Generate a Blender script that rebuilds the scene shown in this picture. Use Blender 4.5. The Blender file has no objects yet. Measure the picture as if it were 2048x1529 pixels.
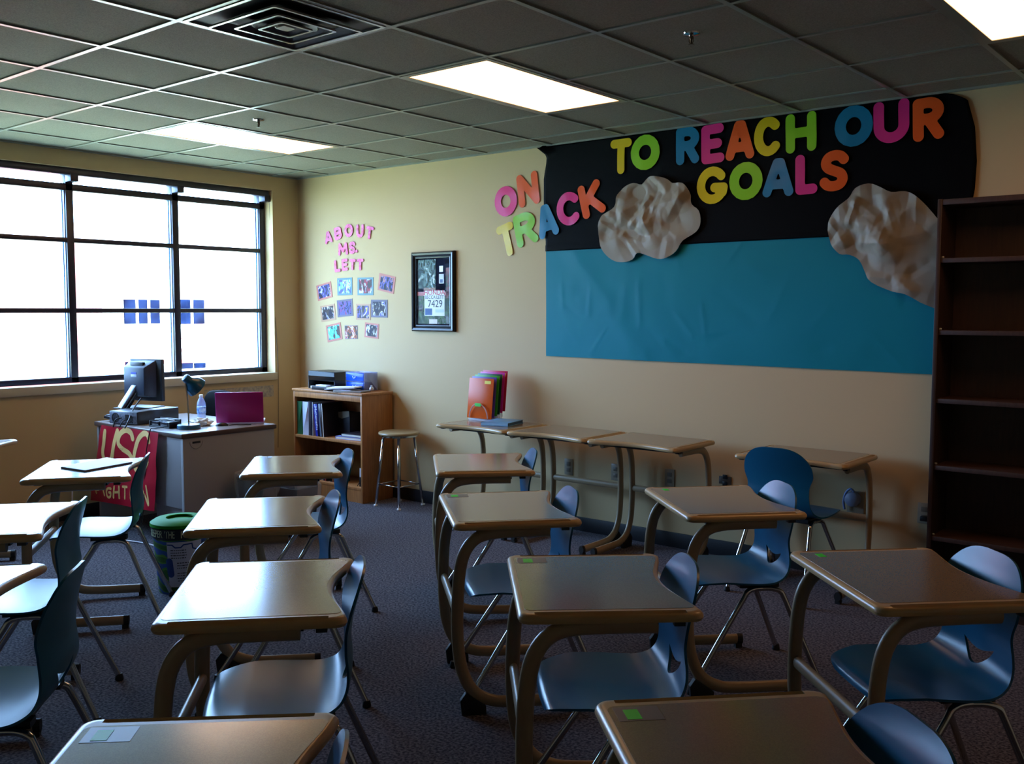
import bpy, bmesh, math, random
from mathutils import Vector, Matrix, noise
random.seed(7)
sc = bpy.context.scene
COL = sc.collection
PI = math.pi
# ------------------------------------------------------------------ camera
FPX, YAW, PITCH, ROLL = 1936.4, -0.6900, -0.0743, 0.0016
CAM = Vector((7.0984, -5.5686, 1.5696))
_f = Vector((math.sin(YAW)*math.cos(PITCH), math.cos(YAW)*math.cos(PITCH), math.sin(PITCH)))
_r0 = Vector((math.cos(YAW), -math.sin(YAW), 0)); _u0 = _r0.cross(_f)
_r = _r0*math.cos(ROLL)+_u0*math.sin(ROLL); _u = _u0*math.cos(ROLL)-_r0*math.sin(ROLL)
cd = bpy.data.cameras.new('camera'); cam = bpy.data.objects.new('camera', cd); COL.objects.link(cam)
cd.sensor_width = 36; cd.lens = FPX/2048*36; cd.clip_start = .05; cd.clip_end = 200
M = Matrix(((_r.x, _u.x, -_f.x), (_r.y, _u.y, -_f.y), (_r.z, _u.z, -_f.z))).to_4x4(); M.translation = CAM
cam.matrix_world = M
sc.camera = cam
def at(u, v, ax, val):
    """point of the place seen at pixel (u, v), on the plane axis = val"""
    d = _f+_r*((u-1024)/FPX)-_u*((v-764.5)/FPX)
    return CAM+d*((val-CAM[ax])/d[ax])
# ------------------------------------------------------------------ world, light, exposure
W = bpy.data.worlds.new('daylight'); sc.world = W; W.use_nodes = True
bg = W.node_tree.nodes['Background']; bg.inputs[0].default_value = (.33, .57, 1.0, 1); bg.inputs[1].default_value = 30.0
LAMP_STRENGTH = 5.0
LAMP_COLOR = (1.0, .50, .21, 1)
vs = sc.view_settings; vs.view_transform = 'Standard'; vs.look = 'None'; vs.gamma = 1; vs.use_curve_mapping = False; vs.exposure = 0.0
pl = bpy.data.lights.new('window_portal', 'AREA'); pl.shape = 'RECTANGLE'; pl.size = 3.6; pl.size_y = 1.7
pl.cycles.is_portal = True
po = bpy.data.objects.new('window_portal', pl); COL.objects.link(po)
po.location = (-.27, -2.04, 1.8); po.rotation_euler = (0, -PI/2, 0)
po.rotation_euler = (PI/2, 0, -PI/2)

sl = bpy.data.lights.new('sun', 'SUN'); sl.energy = 34; sl.angle = .01; sl.color = (1, .84, .60)
so = bpy.data.objects.new('sun', sl); COL.objects.link(so); so.rotation_euler = Vector((.62, -.25, .95)).to_track_quat('Z', 'Y').to_euler()
# ------------------------------------------------------------------ materials
def lin(c):
    return tuple(((x/255)/12.92 if x/255 <= .04045 else ((x/255+.055)/1.055)**2.4) for x in c)+(1,)
MATS = {}
def mat(name, rgb, rough=.5, metal=0, spec=.5, var=None, bump=None, alpha=None, emis=None, trans=None, coat=0):
    """var=(scale, rgb2[, detail]) mottles the colour; bump=(scale, strength, distance)"""
    if name in MATS: return MATS[name]
    m = bpy.data.materials.new(name); m.use_nodes = True; nt = m.node_tree; N = nt.nodes; L = nt.links
    b = N['Principled BSDF']; b.inputs['Base Color'].default_value = lin(rgb); b.inputs['Roughness'].default_value = rough
    b.inputs['Metallic'].default_value = metal; b.inputs['Specular IOR Level'].default_value = spec
    if coat: b.inputs['Coat Weight'].default_value = coat; b.inputs['Coat Roughness'].default_value = .12
    tc = N.new('ShaderNodeTexCoord')
    if var:
        n = N.new('ShaderNodeTexNoise'); n.inputs['Scale'].default_value = var[0]; n.inputs['Detail'].default_value = var[2] if len(var) > 2 else 3
        r = N.new('ShaderNodeValToRGB'); r.color_ramp.elements[0].position = .38; r.color_ramp.elements[1].position = .62
        r.color_ramp.elements[0].color = lin(rgb); r.color_ramp.elements[1].color = lin(var[1])
        L.new(tc.outputs['Object'], n.inputs['Vector']); L.new(n.outputs['Fac'], r.inputs['Fac']); L.new(r.outputs['Color'], b.inputs['Base Color'])
    if bump:
        n = N.new('ShaderNodeTexNoise'); n.inputs['Scale'].default_value = bump[0]; n.inputs['Detail'].default_value = 4
        bp = N.new('ShaderNodeBump'); bp.inputs['Strength'].default_value = bump[1]; bp.inputs['Distance'].default_value = bump[2]
        L.new(tc.outputs['Object'], n.inputs['Vector']); L.new(n.outputs['Fac'], bp.inputs['Height']); L.new(bp.outputs['Normal'], b.inputs['Normal'])
    if trans is not None:
        b.inputs['Transmission Weight'].default_value = trans; b.inputs['IOR'].default_value = 1.3
    if alpha is not None: b.inputs['Alpha'].default_value = alpha
    if emis:
        b.inputs['Emission Color'].default_value = emis[0]; b.inputs['Emission Strength'].default_value = emis[1]
    MATS[name] = m
    return m
wall_m = mat('wall_paint', (200, 174, 130), .75, bump=(260, .12, .002))
ceil_m = mat('ceiling_tile', (144, 139, 124), .9, var=(170, (124, 120, 107), 6), bump=(300, .5, .004))
grid_m = mat('grid_white', (140, 142, 130), .3, spec=.42)
carpet_m = mat('carpet', (54, 54, 64), .95, var=(90, (116, 112, 118), 9), bump=(350, 1.0, .006), spec=.15)
base_m = mat('rubber_base', (24, 24, 28), .5)
sill_m = mat('sill_paint', (196, 184, 160), .5)
frame_m = mat('window_bronze', (30, 28, 46), .35)
lam_m = mat('desk_laminate', (140, 118, 88), .17, var=(420, (126, 106, 80), 4), spec=1.0)
lam_m.node_tree.nodes['Principled BSDF'].inputs['IOR'].default_value = 1.75
rim_m = mat('desk_rim', (176, 148, 104), .3)
leg_m = mat('desk_frame_paint', (150, 130, 100), .38, spec=.5)
chair_m = mat('chair_plastic', (12, 86, 118), .29, bump=(500, .05, .001), spec=.34)
chrome_m = mat('chrome', (190, 190, 190), .14, metal=1)
black_m = mat('black_plastic', (16, 16, 20), .4)
rubber_m = mat('black_rubber', (14, 14, 14), .6)
wood_m = None
def wood(name, c1, c2, rough, scale=6, rot=(0, 0, 0)):
    m = bpy.data.materials.new(name); m.use_nodes = True; N = m.node_tree.nodes; L = m.node_tree.links; b = N['Principled BSDF']
    tc = N.new('ShaderNodeTexCoord'); mp = N.new('ShaderNodeMapping'); mp.inputs['Scale'].default_value = (scale*4, scale*4, scale*.35); mp.inputs['Rotation'].default_value = rot
    n = N.new('ShaderNodeTexNoise'); n.inputs['Scale'].default_value = 3; n.inputs['Detail'].default_value = 6; n.inputs['Distortion'].default_value = .6
    r = N.new('ShaderNodeValToRGB'); r.color_ramp.elements[0].position = .3; r.color_ramp.elements[1].position = .7
    r.color_ramp.elements[0].color = lin(c1); r.color_ramp.elements[1].color = lin(c2)
    L.new(tc.outputs['Object'], mp.inputs[0]); L.new(mp.outputs[0], n.inputs['Vector']); L.new(n.outputs['Fac'], r.inputs['Fac']); L.new(r.outputs['Color'], b.inputs['Base Color'])
    b.inputs['Roughness'].default_value = rough
    return m
oak_m = wood('honey_oak', (150, 96, 52), (176, 118, 66), .42)
oakh_m = wood('honey_oak_rail', (156, 102, 58), (184, 126, 74), .42, rot=(0, PI/2, 0))
dark_m = wood('dark_stained_wood', (52, 34, 26), (64, 44, 34), .45)
darkh_m = wood('dark_stained_shelf', (58, 40, 32), (72, 50, 40), .4, rot=(0, PI/2, 0))
# ------------------------------------------------------------------ mesh helpers
class MB:
    def __init__(s): s.v = []; s.f = []
    def add(s, vs, fs):
        o = len(s.v); s.v += [tuple(p) for p in vs]; s.f += [tuple(i+o for i in f) for f in fs]; return s
    def box(s, x0, x1, y0, y1, z0, z1, m=None):
        P = [Vector((x, y, z)) for z in (z0, z1) for y in (y0, y1) for x in (x0, x1)]
        if m: P = [m @ p for p in P]
        return s.add(P, [(0, 2, 3, 1), (4, 5, 7, 6), (0, 1, 5, 4), (2, 6, 7, 3), (0, 4, 6, 2), (1, 3, 7, 5)])
    def tube(s, path, ra, rb=None, n=12, side=None, cap=True):
        """swept ellipse; side = fixed lateral axis for radius rb"""
        rb = rb or ra; P = [Vector(p) for p in path]; V = []
        prev = None
        for i, p in enumerate(P):
            t = (P[min(i+1, len(P)-1)]-P[max(i-1, 0)]).normalized()
            if side is not None: b = Vector(side); a = b.cross(t).normalized(); b = t.cross(a).normalized()
            else:
                if prev is None: prev = Vector((0, 0, 1)) if abs(t.z) < .9 else Vector((1, 0, 0))
                a = (prev-t*prev.dot(t)).normalized(); b = t.cross(a); prev = a
            for k in range(n):
                th = 2*PI*k/n; V.append(p+a*(ra*math.cos(th))+b*(rb*math.sin(th)))
        F = []
        for i in range(len(P)-1):
            for k in range(n): F.append((i*n+k, i*n+(k+1) % n, (i+1)*n+(k+1) % n, (i+1)*n+k))
        if cap: F.append(tuple(range(n-1, -1, -1))); F.append(tuple((len(P)-1)*n+k for k in range(n)))
        return s.add(V, F)
    def lathe(s, prof, n=32, m=None, closed=False):
        V = []; F = []
        for r, z in prof:
            for k in range(n):
                p = Vector((r*math.cos(2*PI*k/n), r*math.sin(2*PI*k/n), z)); V.append(m @ p if m else p)
        for i in range(len(prof)-1):
            for k in range(n): F.append((i*n+k, i*n+(k+1) % n, (i+1)*n+(k+1) % n, (i+1)*n+k))
        F.append(tuple(range(n-1, -1, -1))); F.append(tuple((len(prof)-1)*n+k for k in range(n)))
        return s.add(V, F)
    def rings(s, rings):
        n = len(rings[0]); V = [p for r in rings for p in r]; F = []
        for i in range(len(rings)-1):
            for k in range(n): F.append((i*n+k, i*n+(k+1) % n, (i+1)*n+(k+1) % n, (i+1)*n+k))
        F.append(tuple(range(n-1, -1, -1))); F.append(tuple((len(rings)-1)*n+k for k in range(n)))
        return s.add(V, F)
    def quad(s, a, b, c, d): return s.add([a, b, c, d], [(0, 1, 2, 3)])
    def mesh(s, name, smooth=False):
        me = bpy.data.meshes.new(name); me.from_pydata(s.v, [], s.f); me.validate()
        bm = bmesh.new(); bm.from_mesh(me); bmesh.ops.recalc_face_normals(bm, faces=bm.faces); bm.to_mesh(me); bm.free()
        if smooth: shade(me, smooth)
        return me
def shade(me, ang):
    me.polygons.foreach_set('use_smooth', [True]*len(me.polygons))
    if ang is not True:
        bm = bmesh.new(); bm.from_mesh(me)
        for e in bm.edges:
            if len(e.link_faces) == 2 and e.calc_face_angle(0) > math.radians(ang): e.smooth = False
        bm.to_mesh(me); bm.free()
def obj(name, mb, m, parent=None, smooth=False, bevel=0, seg=2):
    me = mb.mesh(name, False) if isinstance(mb, MB) else mb
    if bevel:
        bm = bmesh.new(); bm.from_mesh(me); bmesh.ops.remove_doubles(bm, verts=bm.verts, dist=1e-6)
        es = [e for e in bm.edges if len(e.link_faces) == 2 and e.calc_face_angle(0) > .6]
        bmesh.ops.bevel(bm, geom=es, offset=bevel, segments=seg, profile=.5, affect='EDGES', clamp_overlap=True); bm.to_mesh(me); bm.free()
        smooth = smooth or 35
    if smooth: shade(me, smooth)
    me.materials.clear(); me.materials.append(m)
    o = bpy.data.objects.new(name, me); COL.objects.link(o)
    if parent: o.parent = parent
    return o
def tag(o, label, cat, group=None, kind=None):
    o['label'] = label; o['category'] = cat
    if group: o['group'] = group
    if kind: o['kind'] = kind
    return o
def thing(name, label, cat, loc=(0, 0, 0), rz=0, group=None):
    o = bpy.data.objects.new(name, None); COL.objects.link(o); o.location = loc; o.rotation_euler = (0, 0, rz); o.empty_display_size = .1
    return tag(o, label, cat, group)
def struct(name, mb, m, label=None, **k):
    o = obj(name, mb, m, **k)
    if not o.parent: o['kind'] = 'structure'
    if label: o['label'] = label
    return o
def dup(root, loc, rz, label):
    def cp(o, par):
        c = o.copy(); COL.objects.link(c); c.parent = par
        for ch in o.children: cp(ch, c)
        return c
    kids = list(root.children); r = root.copy(); COL.objects.link(r)
    for k in kids: cp(k, r)
    r.location = loc; r.rotation_euler = (0, 0, rz); r['label'] = label
    return r
def evaluated(o):
    dg = bpy.context.evaluated_depsgraph_get(); return bpy.data.meshes.new_from_object(o.evaluated_get(dg))
def boolean(me, cutters):
    o = bpy.data.objects.new('t', me); COL.objects.link(o); cs = []
    for c in cutters:
        k = bpy.data.objects.new('k', c); COL.objects.link(k); cs.append(k)
        md = o.modifiers.new('b', 'BOOLEAN'); md.object = k; md.operation = 'DIFFERENCE'; md.solver = 'EXACT'
    bpy.context.view_layer.update()
    r = evaluated(o)
    for k in cs+[o]: bpy.data.objects.remove(k)
    return r
def smoothpath(pts, sub=6):
    P = [Vector(p) for p in pts]; out = []
    for i in range(len(P)-1):
        a, b, c, d = P[max(i-1, 0)], P[i], P[i+1], P[min(i+2, len(P)-1)]
        for k in range(sub):
            t = k/sub
            out.append(.5*((2*b)+(c-a)*t+(2*a-5*b+4*c-d)*t*t+(3*b-a-3*c+d)*t**3))
    out.append(P[-1]); return out
def segd(px, py, a, b):
    ax, ay = a; bx, by = b; dx, dy = bx-ax, by-ay; l = dx*dx+dy*dy
    t = 0 if l == 0 else max(0, min(1, ((px-ax)*dx+(py-ay)*dy)/l))
    return math.hypot(px-ax-dx*t, py-ay-dy*t)
def sdf_plate(f, x0, x1, y0, y1, nx, ny, thick, hfun=None):
    """flat sheet of the region f<0 (marching squares), with real thickness; local z is its height above its backing"""
    V = []; F = []; key = {}
    g = [[f(x0+(x1-x0)*i/nx, y0+(y1-y0)*j/ny) for j in range(ny+1)] for i in range(nx+1)]
    def pos(i, j): return (x0+(x1-x0)*i/nx, y0+(y1-y0)*j/ny)
    def vert(k, p):
        if k not in key: key[k] = len(V); V.append(p)
        return key[k]
    for i in range(nx):
        for j in range(ny):
            c = [(i, j), (i+1, j), (i+1, j+1), (i, j+1)]; poly = []
            for q in range(4):
                a, b = c[q], c[(q+1) % 4]; fa, fb = g[a[0]][a[1]], g[b[0]][b[1]]
                if fa < 0: poly.append(vert(a, pos(*a)))
                if (fa < 0) != (fb < 0):
                    t = fa/(fa-fb); pa, pb = pos(*a), pos(*b)
                    poly.append(vert(tuple(sorted((a, b))), (pa[0]+(pb[0]-pa[0])*t, pa[1]+(pb[1]-pa[1])*t)))
            if len(poly) >= 3: F.append(tuple(poly))
    n = len(V); h = [(hfun(*p) if hfun else 0) for p in V]
    VV = [(p[0], p[1], h[k]+thick) for k, p in enumerate(V)]+[(p[0], p[1], h[k]) for k, p in enumerate(V)]
    FF = list(F)+[tuple(i+n for i in reversed(q)) for q in F]
    cnt = {}
    for q in F:
        for a, b in zip(q, q[1:]+q[:1]): cnt[(a, b)] = 1
    for a, b in cnt:
        if (b, a) not in cnt: FF.append((b, a, a+n, b+n))
    m = MB(); m.add(VV, FF); return m
def wallmat(p, ang=0):      # local x right along the letter wall, local y up, local z out of the wall
    m = Matrix(((1, 0, 0), (0, 0, -1), (0, 1, 0))).to_4x4(); m = Matrix.Translation(p) @ m @ Matrix.Rotation(ang, 4, 'Z'); return m
def xf(mb, m): mb.v = [tuple(m @ Vector(p)) for p in mb.v]; return mb
def text_mb(s, size, thick=.0006, align='CENTER'):
    c = bpy.data.curves.new('t', 'FONT'); c.body = s; c.size = size; c.extrude = thick; c.align_x = align; c.align_y = 'CENTER'; c.resolution_u = 3
    o = bpy.data.objects.new('t', c); COL.objects.link(o); bpy.context.view_layer.update(); me = evaluated(o)
    mb = MB(); mb.add([v.co[:] for v in me.vertices], [tuple(p.vertices) for p in me.polygons]); bpy.data.objects.remove(o); return mb

# ------------------------------------------------------------------ room shell
H = 2.745; XR, YB = 8.7, -7.6
WY0, WY1, WZ0, WZ1 = -3.80, -.278, 1.013, 2.612     # window opening in the left wall
struct('floor', MB().box(0, XR, YB, 0, -.1, 0), carpet_m)
struct('wall_front', MB().box(-.3, XR+.2, 0, .2, -.1, H+.2), wall_m)
struct('wall_right', MB().box(XR, XR+.2, YB-.2, 0, -.1, H+.2), wall_m)
struct('wall_back', MB().box(-.3, XR, YB-.2, YB, -.1, H+.2), wall_m)
wl = MB().box(-.3, 0, YB, 0, -.1, WZ0-.02).box(-.3, 0, YB, 0, WZ1, H+.2).box(-.3, 0, WY1, 0, WZ0-.02, WZ1).box(-.3, 0, YB, WY0, WZ0-.02, WZ1)
struct('wall_left', wl, wall_m)
struct('trim_1', MB().box(-.11, .022, WY0-.02, WY1+.012, .948, WZ0), sill_m, 'painted window sill under the wide window', bevel=.004)
struct('ceiling', MB().box(0, XR, YB, 0, H, H+.1), ceil_m)
T = .6096; GX, GY = 3.4857, -3.3292
def gx(a): return GX+a*T
def gy(b): return GY+b*T
g = MB()
a = -6
while gx(a) < XR:
    if gx(a) > .02: g.box(gx(a)-.012, gx(a)+.012, YB, 0, H-.007, H+.01)
    a += 1
b = -8
while gy(b) < 0:
    if gy(b) > YB+.02:
        cuts = [0]+([gx(-4), gx(-3), gx(0), gx(1), gx(4), gx(5)] if b == 3 else [])+[XR]
        for k in range(0, len(cuts), 2): g.box(cuts[k], cuts[k+1], gy(b)-.012, gy(b)+.012, H-.0068, H+.01)
    b += 1
g.box(0, .022, YB, 0, H-.012, H+.01).box(0, XR, -.022, 0, H-.012, H+.01)
struct('trim_2', g, grid_m, 'white ceiling grid bars and wall angles')
struct('baseboard_front', MB().box(0, XR, -.012, 0, 0, .10), base_m, bevel=.003)
struct('baseboard_left', MB().box(0, .012, YB, -.012, 0, .10), base_m, bevel=.003)
# window
win = MB(); FX0, FX1 = -.20, -.115
mulls = [-1.155, -2.03, -2.90]
win.box(FX0, FX1, WY0, WY1, WZ0, WZ0+.045)
win.box(FX0, FX1, WY0, WY1, 2.455, 2.505).box(FX0, FX1, WY0, WY1, WZ1-.03, WZ1)
win.box(FX0, FX1, WY1-.055, WY1, WZ0, WZ1).box(FX0, FX1, WY0, WY0+.055, WZ0, WZ1)
for y in mulls: win.box(FX0, FX1, y-.028, y+.028, WZ0, WZ1)
for z in (1.56, 2.088): win.box(FX0+.02, FX1-.004, WY0, WY1, z-.018, z+.018)
wo = struct('window_1', win, frame_m, 'wide dark framed window divided in panes', bevel=.003)
reflect_m = mat('reflection_blue', (120, 150, 190), .3, metal=.6)  # blue reflection on the mullion sides is painted into this colour
ys = [WY0]+mulls[::-1]+[WY1]
for y in mulls+[WY1-.027]:
    t = MB().box(FX0+.012, FX1-.05, y-.037, y-.028, WZ0+.04, WZ1-.1).box(FX0+.045, FX1-.02, y-.034, y-.028, WZ0+.04, WZ1-.1)
    struct('reflection_strip', t, reflect_m, 'strip along the pane with a painted blue reflection', parent=wo)
glass_m = bpy.data.materials.new('window_glass'); glass_m.use_nodes = True
_n = glass_m.node_tree; _n.nodes.remove(_n.nodes['Principled BSDF'])
_t = _n.nodes.new('ShaderNodeBsdfTransparent'); _t.inputs[0].default_value = (.96, .98, .97, 1); _g = _n.nodes.new('ShaderNodeBsdfGlossy'); _g.inputs['Roughness'].default_value = .02
_x = _n.nodes.new('ShaderNodeMixShader'); _x.inputs[0].default_value = .05
_n.links.new(_t.outputs[0], _x.inputs[1]); _n.links.new(_g.outputs[0], _x.inputs[2]); _n.links.new(_x.outputs[0], _n.nodes['Material Output'].inputs[0])
for i in range(len(ys)-1):
    struct('pane', MB().box(-.163, -.157, ys[i]+.02, ys[i+1]-.02, WZ0+.03, WZ1-.02), glass_m, parent=wo)
# raised blinds: head rail and pull cord
bl = thing('window_blind', 'dark raised blind head rail along the top of the window', 'blind', (-.06, -2.0, 2.59))
obj('head_rail', MB().box(-.03, .03, WY0+2.0+.03, WY1+2.0-.015, -.028, .02), frame_m, bl, bevel=.004)
for y in mulls+[WY1-.03]:
    obj('bracket', MB().box(-.055, .034, y+2.0-.03, y+2.0+.03, -.075, -.018), frame_m, bl, bevel=.004)
cordp = smoothpath([(.012, 1.72, -.03), (.03, 1.73, -.6), (.068, 1.735, -1.25), (.085, 1.735, -1.62), (.085, 1.72, -2.25)])
obj('pull_cord', MB().tube(cordp, .0022, n=6), black_m, bl, smooth=True)['label'] = 'thin dark pull cord beside the window'

# outside: neighbouring school building
BX = -18
brick = mat('red_brick', (180, 92, 88), .85, var=(30, (166, 82, 78), 6))
stone = mat('pale_stone', (232, 228, 214), .85)
ow = mat('building_window_glass', (9, 12, 30), .6, var=(1.2, (22, 34, 62), 5), spec=.0)
bd = thing('school_building', 'pale school building with brick wing seen through the window', 'building', (BX, 0, -4))
def bp(u, v): p = at(u, v, 0, BX); return p.y, p.z+4
yc, _ = bp(193, 700); yL, _ = bp(-900, 700); yR, _ = bp(900, 700)
obj('wall', MB().box(-6, 0, yc, yR, 0, 7.9), stone, bd)
obj('brick_wing', MB().box(-6, .35, yL, yc, 0, 7.4), brick, bd)
for v in (649, 678, 702, 724):
    y0, z0 = bp(196, v+1.2); y1, z1 = bp(466, v-1.2)
    obj('brick_band', MB().box(0, .03, y0, y1, z0-.01, z1+.01), mat('band_brick', (150, 66, 60), .9), bd)
for (u0, v0, u1, v1, k) in ((248, 600, 317, 648, 3), (355, 600, 406, 648, 2), (250, 724, 268, 745, 1), (363, 726, 384, 738, 1), (388, 726, 409, 737, 1), (116, 731, 131, 751, 1), (432, 731, 460, 737, 1)):
    dx = .36 if u0 < 190 else .01
    y0, z0 = bp(u0, v1); y1, z1 = bp(u1, v0)
    w_ = obj('window', MB().box(dx-.02, dx+.05, y0, y1, z0, z1), ow if u0 != 116 and u0 != 432 else mat('teal_window', (150, 200, 195), .3), bd)
    for j in range(1, k):
        yy = y0+(y1-y0)*j/k; obj('mullion', MB().box(dx+.05, dx+.09, yy-.03, yy+.03, z0, z1), stone, w_)
tag(obj('bounce_ground', MB().box(-60, -.4, -60, 60, -4.1, -4), mat('bounce_ground', (176, 186, 150), .9)), 'unseen pale ground added outside to bounce light up', 'ground', kind='structure')  # unseen ground plane, added to bounce light up through the window
bpy.data.objects['bounce_ground'].name = 'ground'

# ------------------------------------------------------------------ ceiling fixtures
def troffer(a, b, label):
    t = thing('ceiling_light', label, 'ceiling light', (gx(a+.5), gy(b+1), H), 0, 'lit ceiling light panels')
    w, l = T/2-.012, T-.012; i = .032
    obj('housing', MB().box(-w, w, -l, -l+i, -.009, .02).box(-w, w, l-i, l, -.009, .02).box(-w, -w+i, -l+i, l-i, -.009, .02).box(w-i, w, -l+i, l-i, -.009, .02), grid_m, t)
    obj('diffuser', MB().box(-w+i, w-i, -l+i, l-i, -.006, .01), mat('lamp_diffuser', (255, 250, 235), .5, emis=(LAMP_COLOR, LAMP_STRENGTH)), t)
troffer(-4, 2, 'lit rectangular ceiling light nearest the window')
troffer(0, 2, 'lit rectangular ceiling light in the middle of the ceiling')
troffer(4, 2, 'lit rectangular ceiling light cut off at the top right corner')
# air diffuser: nested square cones
df = thing('air_diffuser', 'square metal air vent with nested louvres in the ceiling', 'air vent', (gx(.5), gy(.5), H))
met = mat('vent_metal', (176, 180, 174), .25, metal=.6)
def sq(r, z, c=.02):
    pts = []
    for (sx, sy) in ((1, 1), (-1, 1), (-1, -1), (1, -1)):
        for k in range(5):
            th = (PI/2*k/4) + {(1, 1): 0, (-1, 1): PI/2, (-1, -1): PI, (1, -1): 1.5*PI}[(sx, sy)]
            pts.append(Vector((sx*(r-c)+c*math.cos(th), sy*(r-c)+c*math.sin(th), z)))
    return pts
hw = T/2-.012
def sqframe(r0, r1, z0, z1, z2=None):
    z2 = z0 if z2 is None else z2; A = [sq(r0, z0, .014), sq(r0, z1, .014), sq(r1, z2+(z1-z0), .010), sq(r1, z2, .010)]; n = len(A[0]); m = MB(); V = [p for q_ in A for p in q_]; F = []
    for i in range(4):
        for k in range(n): F.append((i*n+k, i*n+(k+1) % n, ((i+1) % 4)*n+(k+1) % n, ((i+1) % 4)*n+k))
    return m.add(V, F)
vd = mat('vent_dark', (46, 38, 40), .35, metal=.4)
obj('louvre_shade', MB().box(-hw, hw, -hw, hw, -.002, .004), mat('vent_shadow', (16, 14, 16), .6), df)  # near-black sheet stands in for the shade between the louvres
obj('outer_frame', sqframe(hw, hw-.016, -.002, -.010), met, df, smooth=30)
for r0 in (.225, .150, .082):
    l_ = obj('louvre', sqframe(r0, r0-.012, -.026, -.033), met, df, smooth=30)
    obj('louvre_skirt', sqframe(r0-.010, r0-.055, -.027, -.029, -.006), vd, l_, smooth=30)
obj('centre_pan', MB().rings([sq(.034, -.020, .01), sq(.030, -.026, .01)]), met, df, smooth=30)
obj('duct_collar', MB().lathe([(.12, -.003), (.14, -.016), (.13, -.020), (.11, -.016)], 32), black_m, df, smooth=30)
def sprinkler(u, v, label):
    p = at(u, v, 2, H); t = thing('sprinkler_head', label, 'sprinkler', (p.x, p.y, H), 0, 'ceiling sprinklers')
    obj('escutcheon', MB().lathe([(.036, 0), (.034, -.006), (.012, -.010), (.010, -.014)], 20), chrome_m, t, smooth=30)
    obj('body', MB().lathe([(.009, -.008), (.009, -.022), (.004, -.03), (.004, -.045), (.013, -.047), (.013, -.05)], 14).tube([(-.01, 0, -.02), (-.011, 0, -.035), (-.003, 0, -.047)], .0018, n=6).tube([(.01, 0, -.02), (.011, 0, -.035), (.003, 0, -.047)], .0018, n=6), mat('sprinkler_brass', (110, 100, 84), .35, metal=.8), t, smooth=30)
sprinkler(517, 239, 'sprinkler head above the ceiling light nearest the window')
sprinkler(1383, 66, 'sprinkler head in the dim right part of the ceiling')

# ------------------------------------------------------------------ student desk
DW, DD, DH = .65, .505, .76
def outline(inset_far=0, inset_side=0, inset_near=0, rc=.035):
    """plan of the desk top: local -x is away from the pupil, +x the concave pupil edge"""
    x0 = -DD/2+inset_far; x1 = DD/2-inset_near; y = DW/2-inset_side; pts = []
    def arc(cx, cy, a0, a1, r, n=6):
        for k in range(n+1):
            th = a0+(a1-a0)*k/n; pts.append((cx+r*math.cos(th), cy+r*math.sin(th)))
    arc(x0+rc, -y+rc, PI, 1.5*PI, rc); rr = min(rc, .03)
    arc(x1-rr, -y+rr, -PI/2, -.12, rr)
    for k in range(1, 16):
        t = -1+2*k/16; yy = t*(y-rr*1.1); pts.append((x1-.052*(math.cos(t*PI/2)**1.2 if abs(t) < 1 else 0), yy))
    arc(x1-rr, y-rr, .12, PI/2, rr); arc(x0+rc, y-rc, PI/2, PI, rc)
    return pts
def ring(d, z): return [Vector((x, y, z)) for x, y in outline(d, d, d, max(.035-d*.6, .012))]
top_mb = MB().rings([ring(.016, DH-.030), ring(.004, DH-.026), ring(0, DH-.017), ring(.0015, DH-.009), ring(.006, DH-.003), ring(.013, DH), ring(.02, DH)])
tm = top_mb.mesh('tabletop')
cut = []
for s in (-1, 1):
    m = MB(); P = [(-.195, s*(DW/2-.018), DH+.001), (.19, s*(DW/2-.018), DH+.001)]
    m.tube([(-.205, s*(DW/2-.018), DH+.006)]+P+[(.2, s*(DW/2-.018), DH+.006)], .0125, n=14); cut.append(m.mesh('c'))
tm = boolean(tm, cut)
lamr = lambda z: [Vector((x, y, z)) for x, y in outline(.02, .045, .018, .02)]
lam_mb = MB().rings([lamr(DH-.004), lamr(DH+.0008)])
desk = thing('student_desk', 'x', 'desk', (0, 0, 0), 0, 'student desks')
obj('tabletop_rim', tm, rim_m, desk, smooth=35)
obj('laminate_surface', lam_mb, lam_m, desk)
for s in (-1, 1):
    y = s*.283
    X0 = -DD/2
    path = smoothpath([(X0+.38, y, .716), (X0+.26, y, .716), (X0+.155, y, .712), (X0+.09, y, .692), (X0+.048, y, .64), (X0+.028, y, .56), (X0+.020, y, .44), (X0+.020, y, .31), (X0+.034, y, .19), (X0+.075, y, .10), (X0+.145, y, .055), (X0+.23, y, .043), (X0+.45, y, .040)], 4)
    lg = obj('leg', MB().tube(path, .024, .017, 14, side=(0, 1, 0)), leg_m, desk, smooth=40)
    obj('end_cap', MB().tube([(X0+.448, y, .040), (X0+.47, y, .040), (X0+.473, y, .040)], .0255, .0185, 14, side=(0, 1, 0)).box(X0+.44, X0+.47, y-.014, y+.014, 0, .02), rubber_m, lg, smooth=40)
    hm = MB(); A = [(X0+.035, y-.013, 0), (X0+.13, y-.013, 0), (X0+.13, y-.013, .034), (X0+.075, y-.013, .075), (X0+.05, y-.013, .09), (X0+.028, y-.013, .06)]
    hm.add(A+[(p[0], y+.013, p[2]) for p in A], [(0, 1, 2, 3, 4, 5), (11, 10, 9, 8, 7, 6)]+[(i, (i+1) % 6, (i+1) % 6+6, i+6) for i in range(6)])
    obj('heel_glide', hm, rubber_m, lg, bevel=.003)
obj('crossbar', MB().tube([(-DD/2+.022, -.28, .39), (-DD/2+.022, .28, .39)], .022, .015, 14, side=(1, 0, 0)), leg_m, desk, smooth=40)
sb = MB()
for x in (-.14, .12): sb.box(x-.015, x+.015, -.27, .27, .712, .731)
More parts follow.
